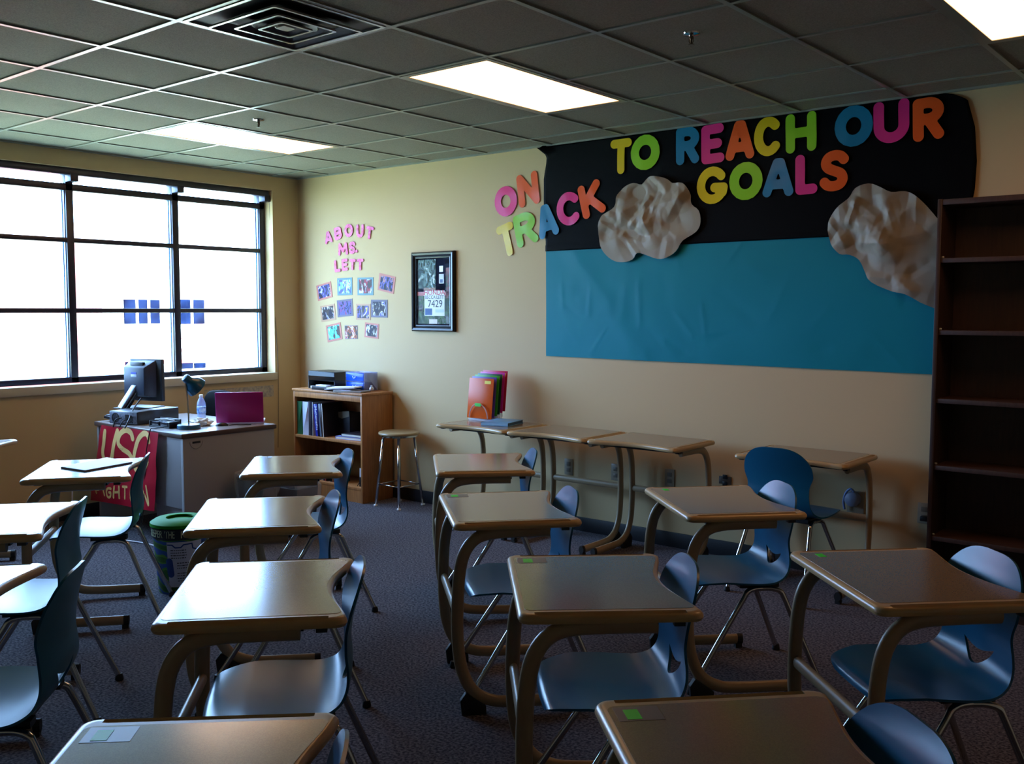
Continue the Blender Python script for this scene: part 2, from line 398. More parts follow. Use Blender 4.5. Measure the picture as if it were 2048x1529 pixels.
for s in (-1, 1): sb.box(.17, .2, s*.3-.012, s*.3+.012, .72, .732).box(-.17, -.2, s*.24-.012, s*.24+.012, .718, .732)
obj('mounting_bracket', sb, black_m, desk)
_c = at(99, 1124, 2, .76); A3X, A3Y = round(_c.x-.652*.2525+.758*.325, 3), round(_c.y-.758*.2525-.652*.325, 3)
# (x, y, angle, label, sticker)
DESKS = [
 (2.302, -3.163, .92, 'student desk with an open folder on it, beside the red painted banner', None),
 (3.196, -3.988, .875, 'student desk at the left photo edge, second from the back of the window column', None),
 (A3X, A3Y, .86, 'student desk at the left edge of the photo, nearest of the window column', None),
 (3.011, -2.400, .831, 'student desk in front of the teacher desk end panel, with a pale corner sticker', 'grey'),
 (3.873, -3.249, .853, 'glare lit student desk just right of the green printed bin', None),
 (4.770, -3.886, .821, 'large glare lit student desk, third in the column left of the middle aisle', None),
 (5.660, -4.725, .770, 'violet grey student desk cut by the bottom edge at left, green sticker on grey tape', 'tape'),
 (3.710, -1.718, .794, 'farthest student desk in the column right of the aisle, below the folder stand', None),
 (4.553, -2.525, .857, 'second farthest student desk right of the aisle, dark tape on its corner', 'tape'),
 (5.477, -3.208, .745, 'student desk third in the column right of the aisle, small green sticker under clear tape', 'tape'),
 (6.385, -3.985, .815, 'brown toned student desk cut by the bottom edge right of centre, bright green sticker', 'tape'),
 (5.173, -1.826, .832, 'farther student desk of the rightmost column, in front of the wall chair', 'green'),
 (6.171, -2.533, .794, 'nearer student desk of the rightmost column, beside the dark bookcase', 'green'),
 (2.625, -.372, -PI/2, 'student desk against the wall that holds the folder stand', None),
 (3.282, -.372, -PI/2, 'middle one of three student desks standing in a row against the wall', None),
 (3.939, -.372, -PI/2, 'right one of three student desks standing in a row against the wall', None),
 (4.925, -.322, -PI/2, 'student desk alone against the wall behind a blue chair', None)]
tape_m = mat('grey_tape', (104, 96, 88), .35); green_m = mat('green_sticker', (40, 220, 30), .45); pale_m = mat('pale_sticker', (110, 120, 140), .3)
for i, (x, y, t, lb, st) in enumerate(DESKS):
    d = dup(desk, (x, y, 0), t, lb)
    X0, Y1 = -DD/2+.02, DW/2-.045
    if st == 'tape':
        tp = obj('tape_patch', MB().box(X0+.012, X0+.105, Y1-.075, Y1-.008, DH+.0008, DH+.0013), tape_m, d)
        s_ = obj('sticker', MB().box(X0+.030, X0+.060, Y1-.068, Y1-.022, DH+.0012, DH+.0018), green_m, d, bevel=.0)
        s_['label'] = 'green number sticker'
    elif st == 'green':
        obj('sticker', MB().box(X0+.05, X0+.075, Y1-.06, Y1-.02, DH+.0008, DH+.0014), green_m, d)['label'] = 'green number sticker'
    elif st == 'grey':
        obj('sticker', MB().box(X0+.06, X0+.085, Y1-.06, Y1-.0, DH+.0008, DH+.0014), pale_m, d)
for c in list(desk.children_recursive): bpy.data.objects.remove(c)
bpy.data.objects.remove(desk)

# ------------------------------------------------------------------ student chair
prof = [(-.222, .420), (-.215, .438), (-.19, .449), (-.12, .449), (-.03, .443), (.06, .438), (.12, .443), (.165, .466), (.19, .505), (.197, .555), (.193, .61), (.198, .67), (.212, .73), (.226, .78), (.238, .825)]
wid = [.13, .165, .19, .222, .236, .234, .222, .205, .192, .184, .180, .190, .204, .200, .0]
def shell():
    C = smoothpath([(a, 0, b) for a, b in prof], 8)
    C = C[:-1]+[C[-2].lerp(C[-1], k/8) for k in (2, 4, 5, 6, 7, 7.6, 8)]; n = len(C); NV = 26; ti = [i/8 for i in range(n-7)]+[13.875+.125*k/8 for k in (2, 4, 5, 6, 7, 7.6, 8)]
    def wf(i):
        t = ti[i]; k = min(int(t), len(wid)-2); fr = t-k
        if t >= 10.6: q = (t-10.6)/3.4; return .206*math.sqrt(max(0, 1-(min(q, 1)*.982)**2.6))
        fr = fr*fr*(3-2*fr)*.5+fr*.5; return wid[k]*(1-fr)+wid[k+1]*fr
    ws = [wf(i) for i in range(n)]
    for _ in range(14): ws = [ws[0]]+[(ws[max(i-1, 0)]+ws[i]*2+ws[min(i+1, n-1)])/4 for i in range(1, n-14)]+ws[n-14:]
    def pt(i, j):
        v = -1+2*j/NV; p = C[i]; t = (C[min(i+1, n-1)]-C[max(i-1, 0)]).normalized(); nm = Vector((-t.z, 0, t.x))
        back = min(1, max(0, (p.z-.47)/.1)); bend = (.010*(1-back)+.020*back)*(v*v)*(ws[i]/.206)**2
        if p.x < -.1 and back == 0: bend -= .012*(abs(v)**2)*min(1, (-.1-p.x)/.1)
        q = p+nm*bend; return Vector((q.x, v*ws[i], q.z))
    G = [[pt(i, j) for j in range(NV+1)] for i in range(n)]
    th = .0075; V = []; F = []
    for s in (0, 1):
        for i in range(n):
            for j in range(NV+1):
                a = G[min(i+1, n-1)][j]-G[max(i-1, 0)][j]; b_ = G[i][min(j+1, NV)]-G[i][max(j-1, 0)]
                nn = a.cross(b_).normalized(); V.append(G[i][j]-nn*th*s*(1))
    N1 = n*(NV+1); ix = lambda s, i, j: s*N1+i*(NV+1)+j
    for i in range(n-1):
        for j in range(NV):
            F.append((ix(0, i, j), ix(0, i+1, j), ix(0, i+1, j+1), ix(0, i, j+1))); F.append((ix(1, i, j), ix(1, i, j+1), ix(1, i+1, j+1), ix(1, i+1, j)))
    bd_ = [(i, 0) for i in range(n)]+[(n-1, j) for j in range(1, NV+1)]+[(i, NV) for i in range(n-2, -1, -1)]+[(0, j) for j in range(NV-1, 0, -1)]
    for k in range(len(bd_)):
        a, b_ = bd_[k], bd_[(k+1) % len(bd_)]; F.append((ix(0, *a), ix(0, *b_), ix(1, *b_), ix(1, *a)))
    m = MB(); m.add(V, F); return m.mesh('shell')
sh = shell()
# lumbar opening: a smiling lens through the lower back
lens = []
for k in range(25): t = k/24; lens.append((-.080+.160*t, .536-.020*math.sin(PI*t)))
for k in range(23, 0, -1): t = k/24; lens.append((-.080+.160*t, .536-.062*math.sin(PI*t)**.8))
n = len(lens); cm = MB(); cm.add([(.10, a, b) for a, b in lens]+[(.28, a, b) for a, b in lens], [tuple(range(n)), tuple(range(2*n-1, n-1, -1))]+[(i, (i+1) % n, (i+1) % n+n, i+n) for i in range(n)])
sh = boolean(sh, [cm.mesh('lens')])
chair = thing('student_chair', 'x', 'chair', (0, 0, 0), 0, 'blue moulded student chairs')
obj('seat_shell', sh, chair_m, chair, smooth=38)
for s in (-1, 1):
    fl = smoothpath([(.075, s*.165, .412), (.035, s*.172, .412), (.005, s*.180, .402), (-.012, s*.184, .375), (-.10, s*.198, .24), (-.245, s*.225, .014)], 5)
    rl = smoothpath([(.075, s*.165, .412), (.115, s*.172, .412), (.148, s*.180, .402), (.165, s*.184, .375), (.22, s*.200, .24), (.315, s*.228, .014)], 5)
    for pth, ft in ((fl, (-.245, s*.225)), (rl, (.315, s*.228))):
        l_ = obj('leg', MB().tube(pth, .0115, n=12), chrome_m, chair, smooth=40)
        obj('foot_cap', MB().lathe([(.016, 0), (.018, .004), (.017, .012), (.0135, .028)], 14, Matrix.Translation((ft[0], ft[1], 0))), rubber_m, l_, smooth=40)
obj('cross_frame', MB().tube([(.03, -.172, .412), (.03, .172, .412)], .009, n=10).tube([(.12, -.172, .412), (.12, .172, .412)], .009, n=10).box(-.02, .15, -.165, -.115, .415, .434).box(-.02, .15, .115, .165, .415, .434), black_m, chair, smooth=35)
CHOFF = .05
CH = {0: 'blue student chair tucked under the desk with the open folder', 1: 'dark blue student chair at left, second from the back of the window column',
 2: 'dark blue student chair cut by the left edge of the photo', 3: 'blue student chair in front of the small oak bookcase', 4: 'blue student chair at the glare lit desk right of the green printed bin',
 5: 'blue student chair at the large glare lit desk left of the aisle', 6: 'blue chair back peeking up at the bottom edge beside the violet grey desk',
 7: 'bright blue chair back at the farthest desk right of the aisle', 8: 'blue student chair at the second farthest desk right of the aisle',
 9: 'blue student chair at the desk with small green sticker in the centre foreground', 10: 'blue round chair back at the bottom edge, right of the brown toned desk',
 11: 'blue student chair with lens shaped back opening, in front of the wall chair', 12: 'dark teal student chair at far right in front of the tall dark bookcase'}
ROT = {1: .03, 3: .20, 4: .14, 5: .06}
for i, lb in CH.items():
    x, y, t = DESKS[i][:3]; o_ = CHOFF+{4: .02, 2: .13, 1: .03}.get(i, 0)
    dup(chair, (x+o_*math.cos(t), y+o_*math.sin(t), 0), t+ROT.get(i, 0), lb)
dup(chair, (4.885, -.392, 0), -PI/2-.06, 'dark blue chair seen from behind, facing the wall under a lone desk')
for c in list(chair.children_recursive): bpy.data.objects.remove(c)
bpy.data.objects.remove(chair)
# edge of another desk at the far left
tb = thing('student_desk', 'tip of a desk top poking in at the left edge below the window', 'desk', (at(38, 878, 2, DH).x-.622*.2525+.783*.325, at(38, 878, 2, DH).y-.783*.2525-.622*.325, 0), .9, 'student desks')
for o in list(bpy.data.objects):
    if o.get('label') == DESKS[0][3]: src = o
for c in src.children:
    def cp(o, par):
        k = o.copy(); COL.objects.link(k); k.parent = par
        for ch in o.children: cp(ch, k)
    cp(c, tb)

# ------------------------------------------------------------------ teacher's desk
TX0, TX1, TY0, TY1, TH = .24, 1.40, -2.075, -1.315, .75
td = thing('teacher_desk', 'grey metal teacher desk with brown edged top standing before the window', 'desk', ((TX0+TX1)/2, (TY0+TY1)/2, 0))
hx, hy = (TX1-TX0)/2, (TY1-TY0)/2
metal_m = mat('desk_grey_metal', (160, 155, 156), .42, spec=.4)
edge_m = mat('desk_brown_edge', (88, 66, 58), .4)
dt_m = mat('desk_top_laminate', (150, 142, 136), .25, spec=.6)
obj('desktop', MB().box(-hx, hx, -hy, hy, TH-.032, TH), edge_m, td, bevel=.006, seg=3)
obj('desktop_surface', MB().box(-hx+.008, hx-.008, -hy+.008, hy-.008, TH-.001, TH+.0008), dt_m, td)
for x_ in (hx-.04, -hx+.012): obj('end_panel', MB().box(x_, x_+.028, -hy+.015, hy-.015, 0, TH-.032), metal_m, td, bevel=.002)
obj('front_panel', MB().box(-hx+.04, hx-.04, -hy+.02, -hy+.04, .24, TH-.032), metal_m, td, bevel=.002)
obj('pedestal', MB().box(hx-.42, hx-.042, -hy+.05, hy-.02, .06, TH-.034), metal_m, td, bevel=.003)
for z0, z1 in ((.08, .38), (.39, .56), (.57, .70)):
    dr = obj('drawer', MB().box(hx-.41, hx-.05, hy-.02, hy-.002, z0, z1), metal_m, td, bevel=.003)
    obj('handle', MB().box(hx-.30, hx-.16, hy-.004, hy+.012, z1-.05, z1-.035), chrome_m, dr, bevel=.002)
gy0 = -hy+.115
obj('grommet', MB().box(hx-.013, hx-.010, gy0-.03, gy0+.03, .678, .692), black_m, td)
obj('finger_ring', MB().tube([(hx-.011, gy0+.048*math.cos(a), .69-.048*math.sin(a)) for a in [PI*k/16 for k in range(17)]], .003, n=6), metal_m, td, smooth=True)
# banner painted USC / FIGHT ON, hung over the front of the desk
BYP = TY0-.006
bt = thing('banner', 'red paper banner with cream painted letters taped to the teacher desk', 'banner', (.75, BYP, .45))
red_m = mat('red_banner_paper', (176, 14, 44), .32, spec=.6); cream_m = mat('cream_paint', (232, 186, 112), .6)
q = [at(206, 850, 1, BYP), at(320, 866, 1, BYP), at(316, 1022, 1, BYP), at(188, 1000, 1, BYP)]
def bpt(s, t): return (q[0]*(1-s)+q[1]*s)*(1-t)+(q[3]*(1-s)+q[2]*s)*t
V = []; NX, NY = 40, 40
for i in range(NX+1):
    for j in range(NY+1):
        p = bpt(i/NX, j/NY); w_ = .010+.008*math.sin(i/NX*7+j/NY*2)+.01*noise.noise(Vector((i/9, j/12, 3)))+.012*(j/NY)**2
        V.append(Vector((p.x, BYP-max(w_, .002), p.z)))
V2 = [p+Vector((0, -.0012, 0)) for p in V]; F = []
k_ = lambda i, j: i*(NY+1)+j
for i in range(NX):
    for j in range(NY): F.append((k_(i, j), k_(i+1, j), k_(i+1, j+1), k_(i, j+1)))
ob = obj('banner_sheet', MB().add(V2, F).add(V, [tuple(reversed(f)) for f in F]), red_m, bt, smooth=True)
ob.matrix_parent_inverse = Matrix.Translation(-Vector(bt.location))
def zp(x, y): return (160+x/6.373, 840+y/6.373)
def bstroke(pts, rad, name='painted_letter'):
    W_ = [at(*zp(*p), 1, BYP) for p in pts]; P2 = [(p.x, p.z) for p in W_]
    sm = smoothpath([(a, 0, b) for a, b in P2], 5); P3 = [(p.x, p.z) for p in sm]
    xs = [p[0] for p in P3]; zs = [p[1] for p in P3]; r = rad
    f = lambda x, z: min(segd(x, z, P3[i], P3[i+1]) for i in range(len(P3)-1))-r
    m = sdf_plate(f, min(xs)-r*1.2, max(xs)+r*1.2, min(zs)-r*1.2, max(zs)+r*1.2, max(8, int((max(xs)-min(xs)+2*r)/.008)), max(8, int((max(zs)-min(zs)+2*r)/.008)), .0008)
    def lift(x, z):   # follow the waves of the sheet
        best = min(V, key=lambda p: (p.x-x)**2+(p.z-z)**2); return best.y-.0016
    m.v = [(x, lift(x, y)-h, y) for x, y, h in m.v]
    o = obj(name, m, cream_m, bt); o.matrix_parent_inverse = Matrix.Translation(-Vector(bt.location)); return o
for pts, r in (([(355, 145), (340, 300), (325, 400), (345, 500), (395, 530), (435, 470), (470, 270), (505, 140)], .020),
               ([(682, 240), (660, 165), (600, 130), (535, 185), (515, 290), (560, 370), (635, 430), (672, 510), (640, 600), (560, 640), (500, 600)], .020),
               ([(900, 275), (880, 195), (825, 175), (755, 240), (712, 380), (700, 500), (720, 620), (790, 660), (850, 600), (882, 530)], .020)): bstroke(pts, r)
for pts in ([(240, 850), (250, 925)], [(240, 850), (290, 848)], [(242, 885), (275, 885)], [(325, 850), (345, 958)],
            [(430, 875), (400, 868), (375, 895), (378, 960), (400, 985), (425, 970), (428, 925), (405, 922)],
            [(465, 850), (462, 985)], [(515, 850), (526, 995)], [(462, 920), (520, 920)],
            [(560, 850), (620, 855)], [(590, 852), (595, 1000)],
            [(700, 850), (675, 900), (680, 1000), (710, 1030), (740, 990), (740, 900), (715, 855), (700, 850)],
            [(812, 840), (850, 1080)], [(818, 850), (925, 1082)], [(885, 840), (926, 1075)]): bstroke(pts, .009)

# things on the teacher's desk
def frame_at(p, xdir, name, label, cat, group=None):
    return thing(name, label, cat, p, math.atan2(xdir[1], xdir[0]), group)
# desktop computer case: local x along its rear face, local y away from viewer
pc = frame_at((.743-.125*.95+.3*-.21*-1*0, -2.01, TH), (.955, .297), 'computer_case', 'black and grey desktop computer case lying under the monitor', 'computer')
pc.location = (.743-.955*.135, -2.012-.297*.135, TH)
obj('case_body', MB().box(-.13, .13, .004, .42, .006, .095), mat('case_black', (30, 32, 38), .35), pc, bevel=.004)
obj('rear_plate', MB().box(-.125, .125, 0, .006, .01, .09), mat('case_grey', (118, 122, 138), .4, var=(60, (80, 84, 96), 3)), pc, bevel=.001)
for x in (-.07,): obj('fan_grille', MB().lathe([(.034, 0), (.034, .004), (.026, .004), (.026, .002)], 24, Matrix.Translation((x, .002, .05)) @ Matrix.Rotation(PI/2, 4, 'X')), black_m, pc, smooth=30)
obj('port', MB().box(.02, .05, -.003, .002, .03, .075).box(.06, .085, -.003, .002, .03, .06).box(.02, .09, -.003, .002, .015, .024), black_m, pc)
obj('top_plate', MB().box(-.122, .122, .02, .41, .0945, .0962), mat('case_top', (130, 134, 140), .3), pc)
# monitor
mn = frame_at((.48, -1.805, TH+.0965), (.955, .297), 'monitor', 'dark computer monitor seen from behind on a tilted stand arm', 'monitor')
mz = 1.05-(TH+.0965)
dark_blue = mat('monitor_shell', (46, 54, 70), .38)
obj('screen_panel', MB().box(-.150, .150, .015, .045, mz-.155, mz+.155), mat('monitor_bezel', (22, 22, 30), .4), mn, bevel=.005)
obj('display', MB().box(-.138, .138, .0445, .047, mz-.135, mz+.14), mat('screen_off', (8, 8, 12), .1), mn)
hs = MB(); A = [(-.142, .02, mz-.13), (.10, .02, mz-.13), (.10, .02, mz+.15), (-.142, .02, mz+.15)]; B_ = [(-.134, -.065, mz-.11), (.058, -.065, mz-.11), (.058, -.065, mz+.095), (-.134, -.065, mz+.095)]
hs.add(A+B_, [(0, 1, 2, 3), (7, 6, 5, 4), (0, 4, 5, 1), (1, 5, 6, 2), (2, 6, 7, 3), (3, 7, 4, 0)]); obj('rear_housing', hs, dark_blue, mn, bevel=.006)
obj('carry_handle', MB().box(-.09, .03, -.045, -.02, mz+.10, mz+.135), black_m, mn, bevel=.004)
obj('badge', MB().box(-.065, -.01, -.067, -.064, mz+.025, mz+.045), mat('silver_badge', (190, 196, 214), .3), mn, bevel=.0005)
obj('badge_mark', MB().box(-.062, -.013, -.067, -.064, mz+.047, mz+.062), mat('blue_mark', (40, 60, 170), .4), mn)
obj('stand_arm', MB().box(-.022, .022, -.012, .012, 0, .20, Matrix.Translation((-.10, -.14, .002)) @ Matrix.Rotation(math.radians(-28), 4, 'X') @ Matrix.Rotation(math.radians(18), 4, 'Y')), mat('arm_silver', (160, 172, 190), .3, metal=.5), mn, bevel=.003)
obj('stand_spine', MB().box(-.030, .034, .010, .035, 0, .19, Matrix.Translation((-.09, -.14, .002)) @ Matrix.Rotation(math.radians(-28), 4, 'X') @ Matrix.Rotation(math.radians(18), 4, 'Y')), black_m, mn, bevel=.003)
obj('stand_foot', MB().box(-.16, .08, -.15, .12, 0, .006), black_m, mn, bevel=.002)
# cables behind the desk
def cable(name, label, pts, m, r=.004, group=None):
    o = obj(name, MB().tube(smoothpath(pts, 6), r, n=8), m, smooth=True); return tag(o, label, 'cable', group)
cable('power_cable', 'black cable drooping from the computer over the desk edge onto the banner', [(.60, -2.055, .80), (.585, -2.09, .79), (.575, -2.10, .755), (.57, -2.105, .735)], black_m)
cable('monitor_cable', 'black cable hanging from the monitor down to the desk edge', [(.60, -1.90, .93), (.63, -1.98, .86), (.72, -2.07, .79), (.735, -2.098, .755), (.73, -2.105, .74)], black_m, .005)
cable('mouse_cable', 'thin black cord running over the desk edge near the lamp', [(1.02, -1.98, .757), (1.03, -2.06, .757), (1.035, -2.09, .745), (1.0, -2.10, .60), (.97, -2.10, .40), (.96, -2.11, .2), (.9, -2.12, .01)], black_m, .0035)
cable('keyboard_cable', 'second thin black cord looping from the case rear onto the banner', [(.66, -2.045, .79), (.67, -2.085, .785), (.665, -2.10, .755), (.66, -2.105, .74)], black_m, .0035)
cable('floor_cable', 'white cable lying on the carpet behind the green printed bin', [(.30, -2.28, .30), (.34, -2.30, .10), (.50, -2.33, .008), (.78, -2.30, .006), (1.2, -2.20, .006), (1.55, -2.3, .006), (1.9, -2.38, .006)], mat('white_cable', (205, 205, 215), .4), .005)
# keyboard
kb = frame_at((.345, -1.84, TH+.012), (.955, .297), 'keyboard', 'black keyboard propped at the far left end of the teacher desk', 'keyboard')
obj('key_tray', MB().box(-.10, .09, -.17, .17, .0, .022, Matrix.Rotation(.1, 4, 'Y')), black_m, kb, bevel=.004)
for i in range(5): obj('key_row', MB().box(-.092+i*.036, -.062+i*.036, -.16, .16, .022, .030, Matrix.Rotation(.1, 4, 'Y')), mat('keys', (34, 34, 40), .5), kb, bevel=.002)
# black adapters / desk organiser tray
og = frame_at((.96, -1.93, TH), (.955, .10), 'desk_organizer', 'low black desk organiser with trays beside the lamp', 'organizer')
obj('tray', MB().box(-.11, .11, -.05, .05, 0, .012).box(-.11, .11, .038, .05, 0, .06).box(-.11, -.10, -.05, .05, 0, .045).box(.10, .11, -.05, .05, 0, .045), black_m, og, bevel=.002)
for x0, x1 in ((-.095, -.01), (.005, .095)): obj('drawer_box', MB().box(x0, x1, -.045, .035, .014, .042), mat('organizer_gloss', (34, 34, 44), .2), og, bevel=.003)
obj('pencil', MB().tube([(-.10, -.01, .05), (.02, .0, .058), (.09, .01, .052)], .004, n=6), mat('pen_white', (220, 216, 220), .3), og)
# tissue, tape
ts = tag(obj('crumpled_tissue', MB(), mat('tissue', (226, 222, 214), .8)), 'crumpled white tissue behind the desk lamp', 'tissue')
bm = bmesh.new(); bmesh.ops.create_icosphere(bm, subdivisions=4, radius=1)
for v in bm.verts:
    d_ = 1+.45*noise.noise(v.co*2.1)+.2*noise.noise(v.co*5); v.co = Vector((v.co.x*.075*d_, v.co.y*.05*d_, max(0, v.co.z*.035*d_+.018)))
bm.to_mesh(ts.data); bm.free(); shade(ts.data, 40); ts.location = (1.07, -1.725, TH+.001); ts.rotation_euler = (0, 0, .9); ts.data.materials.clear(); ts.data.materials.append(MATS['tissue'])
pk = tag(obj('tape_roll', MB().lathe([(.012, 0), (.024, 0), (.024, .018), (.012, .018)], 24), mat('pink_tape', (214, 110, 190), .4)), 'small pink tape roll left of the desk lamp', 'tape'); pk.location = (1.06, -1.885, TH+.001)
# lamp
lp = thing('desk_lamp', 'teal gooseneck desk lamp with round base and chrome neck', 'lamp', (1.165, -1.875, TH), math.radians(20))
teal = mat('lamp_teal', (12, 76, 106), .3)
obj('base', MB().lathe([(.072, .0), (.078, .003), (.078, .026), (.073, .031), (.02, .032)], 40), teal, lp, smooth=30)
neck = smoothpath([(0, 0, .03), (0, 0, .12), (-.006, .0, .22), (-.018, 0, .30), (-.022, .0, .335)], 6)
obj('neck', MB().tube(neck, .0055, n=10), chrome_m, lp, smooth=True)
hm = Matrix.Translation((-.02, 0, .352)) @ Vector((0, 0, 1)).rotation_difference(Vector((.37, .72, -.72)).normalized()).to_matrix().to_4x4()
obj('lamp_shade', MB().lathe([(.012, -.012), (.026, -.006), (.030, .01), (.030, .03), (.036, .04), (.056, .06), (.068, .085), (.072, .115), (.070, .115), (.064, .085), (.05, .062), (.02, .045)], 36, hm), teal, lp, smooth=35)
obj('bulb', MB().lathe([(.01, .05), (.022, .07), (.024, .085), (.016, .1), (.004, .104)], 20, hm), mat('bulb_glass', (230, 230, 225), .3), lp, smooth=True)
# bottle
bo = thing('water_bottle', 'clear plastic water bottle with blue label on the teacher desk', 'bottle', (.83, -1.56, TH))
bot_m = mat('bottle_plastic', (190, 210, 250), .08, alpha=.55)
obj('bottle_body', MB().lathe([(.028, 0), (.032, .006), (.032, .03), (.030, .05), (.032, .07), (.032, .12), (.030, .135), (.022, .158), (.013, .172), (.012, .182)], 28), bot_m, bo, smooth=40)
obj('label_band', MB().lathe([(.0325, .062), (.0325, .108)], 28), mat('blue_label', (50, 130, 220), .4, var=(30, (200, 220, 240), 2)), bo, smooth=30)
obj('cap', MB().lathe([(.0145, .178), (.0145, .194), (.012, .196)], 20), mat('white_cap', (230, 232, 236), .4), bo, smooth=30)
# laptop
ldir = Vector((.63, .777, 0)); 
lt = frame_at((1.12, -1.42, TH), ldir, 'laptop', 'open laptop with magenta lid seen from behind', 'laptop')
mag = mat('magenta_case', (170, 14, 118), .36); ln = .0
obj('laptop_base', MB().box(-.165, .165, -.09, .13, .001, .016), mat('laptop_white', (222, 222, 228), .4), lt, bevel=.004)
obj('keyboard_deck', MB().box(-.14, .14, -.03, .08, .0155, .018), mat('keys', (34, 34, 40), .5), lt)
lidm = Matrix.Translation((0, -.098, .012)) @ Matrix.Rotation(math.radians(14), 4, 'X')
obj('lid', MB().box(-.165, .165, -.006, .004, 0, .228, lidm), mag, lt, bevel=.004, seg=3)
obj('screen', MB().box(-.15, .15, .0035, .0055, .015, .215, lidm), mat('screen_off', (8, 8, 12), .1), lt)
ms = tag(obj('computer_mouse', MB(), black_m), 'small black mouse in front of the magenta laptop', 'mouse')
bm = bmesh.new(); bmesh.ops.create_icosphere(bm, subdivisions=3, radius=1)
for v in bm.verts: v.co = Vector((v.co.x*.045, v.co.y*.027, max(0, v.co.z)*.024))
bm.to_mesh(ms.data); bm.free(); shade(ms.data, 40); ms.location = (1.20, -1.635, TH+.001); ms.rotation_euler = (0, 0, .9); ms.data.materials.clear(); ms.data.materials.append(black_m)
cable('charger_cable', 'short black cord curled in front of the laptop', [(1.235, -1.60, .754), (1.25, -1.56, .758), (1.27, -1.53, .754), (1.285, -1.49, .754), (1.31, -1.47, .754)], black_m, .0035)
# white papers under the laptop
tag(obj('paper_sheet', MB().box(-.14, .14, -.108, .108, 0, .0015, Matrix.Translation((1.02, -1.62, TH+.001)) @ Matrix.Rotation(.5, 4, 'Z')), mat('paper_white', (236, 236, 236), .6)), 'white paper sheet lying between tissue and laptop', 'paper')
# office chair behind the desk
oc = thing('office_chair', 'black office chair with rounded back behind the laptop', 'chair', (.30, -.88, 0), .2)
fab = mat('black_fabric', (8, 8, 10), .8, spec=.1)
def pad(w, d, t, m, dome=.04):
    mb = MB(); R = []
    for (k, z) in ((.90, -t/2), (1, -t*.3), (1, t*.2), (.93, t/2), (.6, t/2+.006)):
        R.append([m @ Vector((w/2*k*(abs(math.cos(a))**.6)*(1 if math.cos(a) > 0 else -1), d/2*k*(abs(math.sin(a))**.6)*(1 if math.sin(a) > 0 else -1), z)) for a in [2*PI*i/40 for i in range(40)]])
    return mb.rings(R)
obj('seat', pad(.42, .42, .08, Matrix.Translation((0, 0, .45))), fab, oc, smooth=50)
obj('backrest', pad(.33, .36, .06, Matrix.Translation((0, -.21, .74)) @ Matrix.Rotation(PI/2-.08, 4, 'X')), fab, oc, smooth=50)
obj('back_support', MB().tube([(0, -.05, .40), (0, -.22, .42), (0, -.255, .52), (0, -.25, .7)], .018, n=10), black_m, oc, smooth=True)
obj('gas_column', MB().lathe([(.025, .08), (.025, .25), (.016, .25), (.016, .41)], 20), black_m, oc, smooth=30)
for k in range(5):
    a = k*2*PI/5; l_ = obj('base_leg', MB().tube([(0, 0, .09), (.235*math.cos(a), .235*math.sin(a), .065)], .018, n=8), black_m, oc, smooth=40)
    obj('caster', MB().lathe([(.026, -.02), (.028, 0), (.026, .02)], 18, Matrix.Translation((.235*math.cos(a), .235*math.sin(a), .028)) @ Matrix.Rotation(PI/2, 4, 'X')), black_m, l_, smooth=40)

# ------------------------------------------------------------------ folder on a student desk
fo = thing('open_folder', 'thin white folder lying on the student desk by the banner', 'folder', (0, 0, DH+.0015))
P4 = [at(121, 934, 2, DH+.01), at(170, 941, 2, DH+.01), at(265, 924, 2, DH+.01), at(214, 915, 2, DH+.01)]
c_ = sum(P4, Vector())/4; fo.location = (c_.x, c_.y, DH+.0015)
Q = [p-c_ for p in P4]
obj('cover', MB().add([(p.x, p.y, .007) for p in Q]+[(p.x, p.y, 0) for p in Q], [(3, 2, 1, 0), (4, 5, 6, 7), (0, 1, 5, 4), (1, 2, 6, 5), (2, 3, 7, 6), (3, 0, 4, 7)]), mat('folder_edge', (96, 92, 98), .5), fo)
obj('page', MB().add([(p.x*.985, p.y*.985, .0085) for p in Q]+[(p.x*.985, p.y*.985, .0068) for p in Q], [(3, 2, 1, 0), (4, 5, 6, 7), (0, 1, 5, 4), (1, 2, 6, 5), (2, 3, 7, 6), (3, 0, 4, 7)]), MATS['paper_white'], fo)

# ------------------------------------------------------------------ bins
bn = thing('printed_bin', 'round green and white printed waste bin with lettering, right of the banner', 'bin', (2.26, -2.625, 0))
prt = bpy.data.materials.new('river_print'); prt.use_nodes = True; N = prt.node_tree.nodes; L = prt.node_tree.links; b = N['Principled BSDF']; b.inputs['Roughness'].default_value = .45
tc = N.new('ShaderNodeTexCoord'); wv = N.new('ShaderNodeTexWave'); wv.wave_type = 'BANDS'; wv.bands_direction = 'Z'; wv.inputs['Scale'].default_value = 5; wv.inputs['Distortion'].default_value = 9; wv.inputs['Detail'].default_value = 2
r = N.new('ShaderNodeValToRGB'); r.color_ramp.interpolation = 'CONSTANT'; r.color_ramp.elements[0].color = lin((40, 92, 20)); r.color_ramp.elements[1].position = .4; r.color_ramp.elements[1].color = lin((70, 132, 34)); e = r.color_ramp.elements.new(.75); e.color = lin((22, 70, 140))
L.new(tc.outputs['Object'], wv.inputs[0]); L.new(wv.outputs['Fac'], r.inputs[0]); L.new(r.outputs[0], b.inputs['Base Color'])
RB = lambda z: .120+.034*z/.40
obj('bin_body', MB().lathe([(RB(0), 0), (RB(.39), .39), (RB(.39)-.006, .39), (RB(0)-.006, .012)], 48), prt, bn, smooth=40)
obj('rim_band', MB().lathe([(RB(.32)+.002, .31), (RB(.38)+.004, .37), (RB(.37), .372)], 48), mat('bin_navy', (24, 34, 40), .5), bn, smooth=40)
green = mat('bin_green', (26, 130, 12), .6, spec=.15)
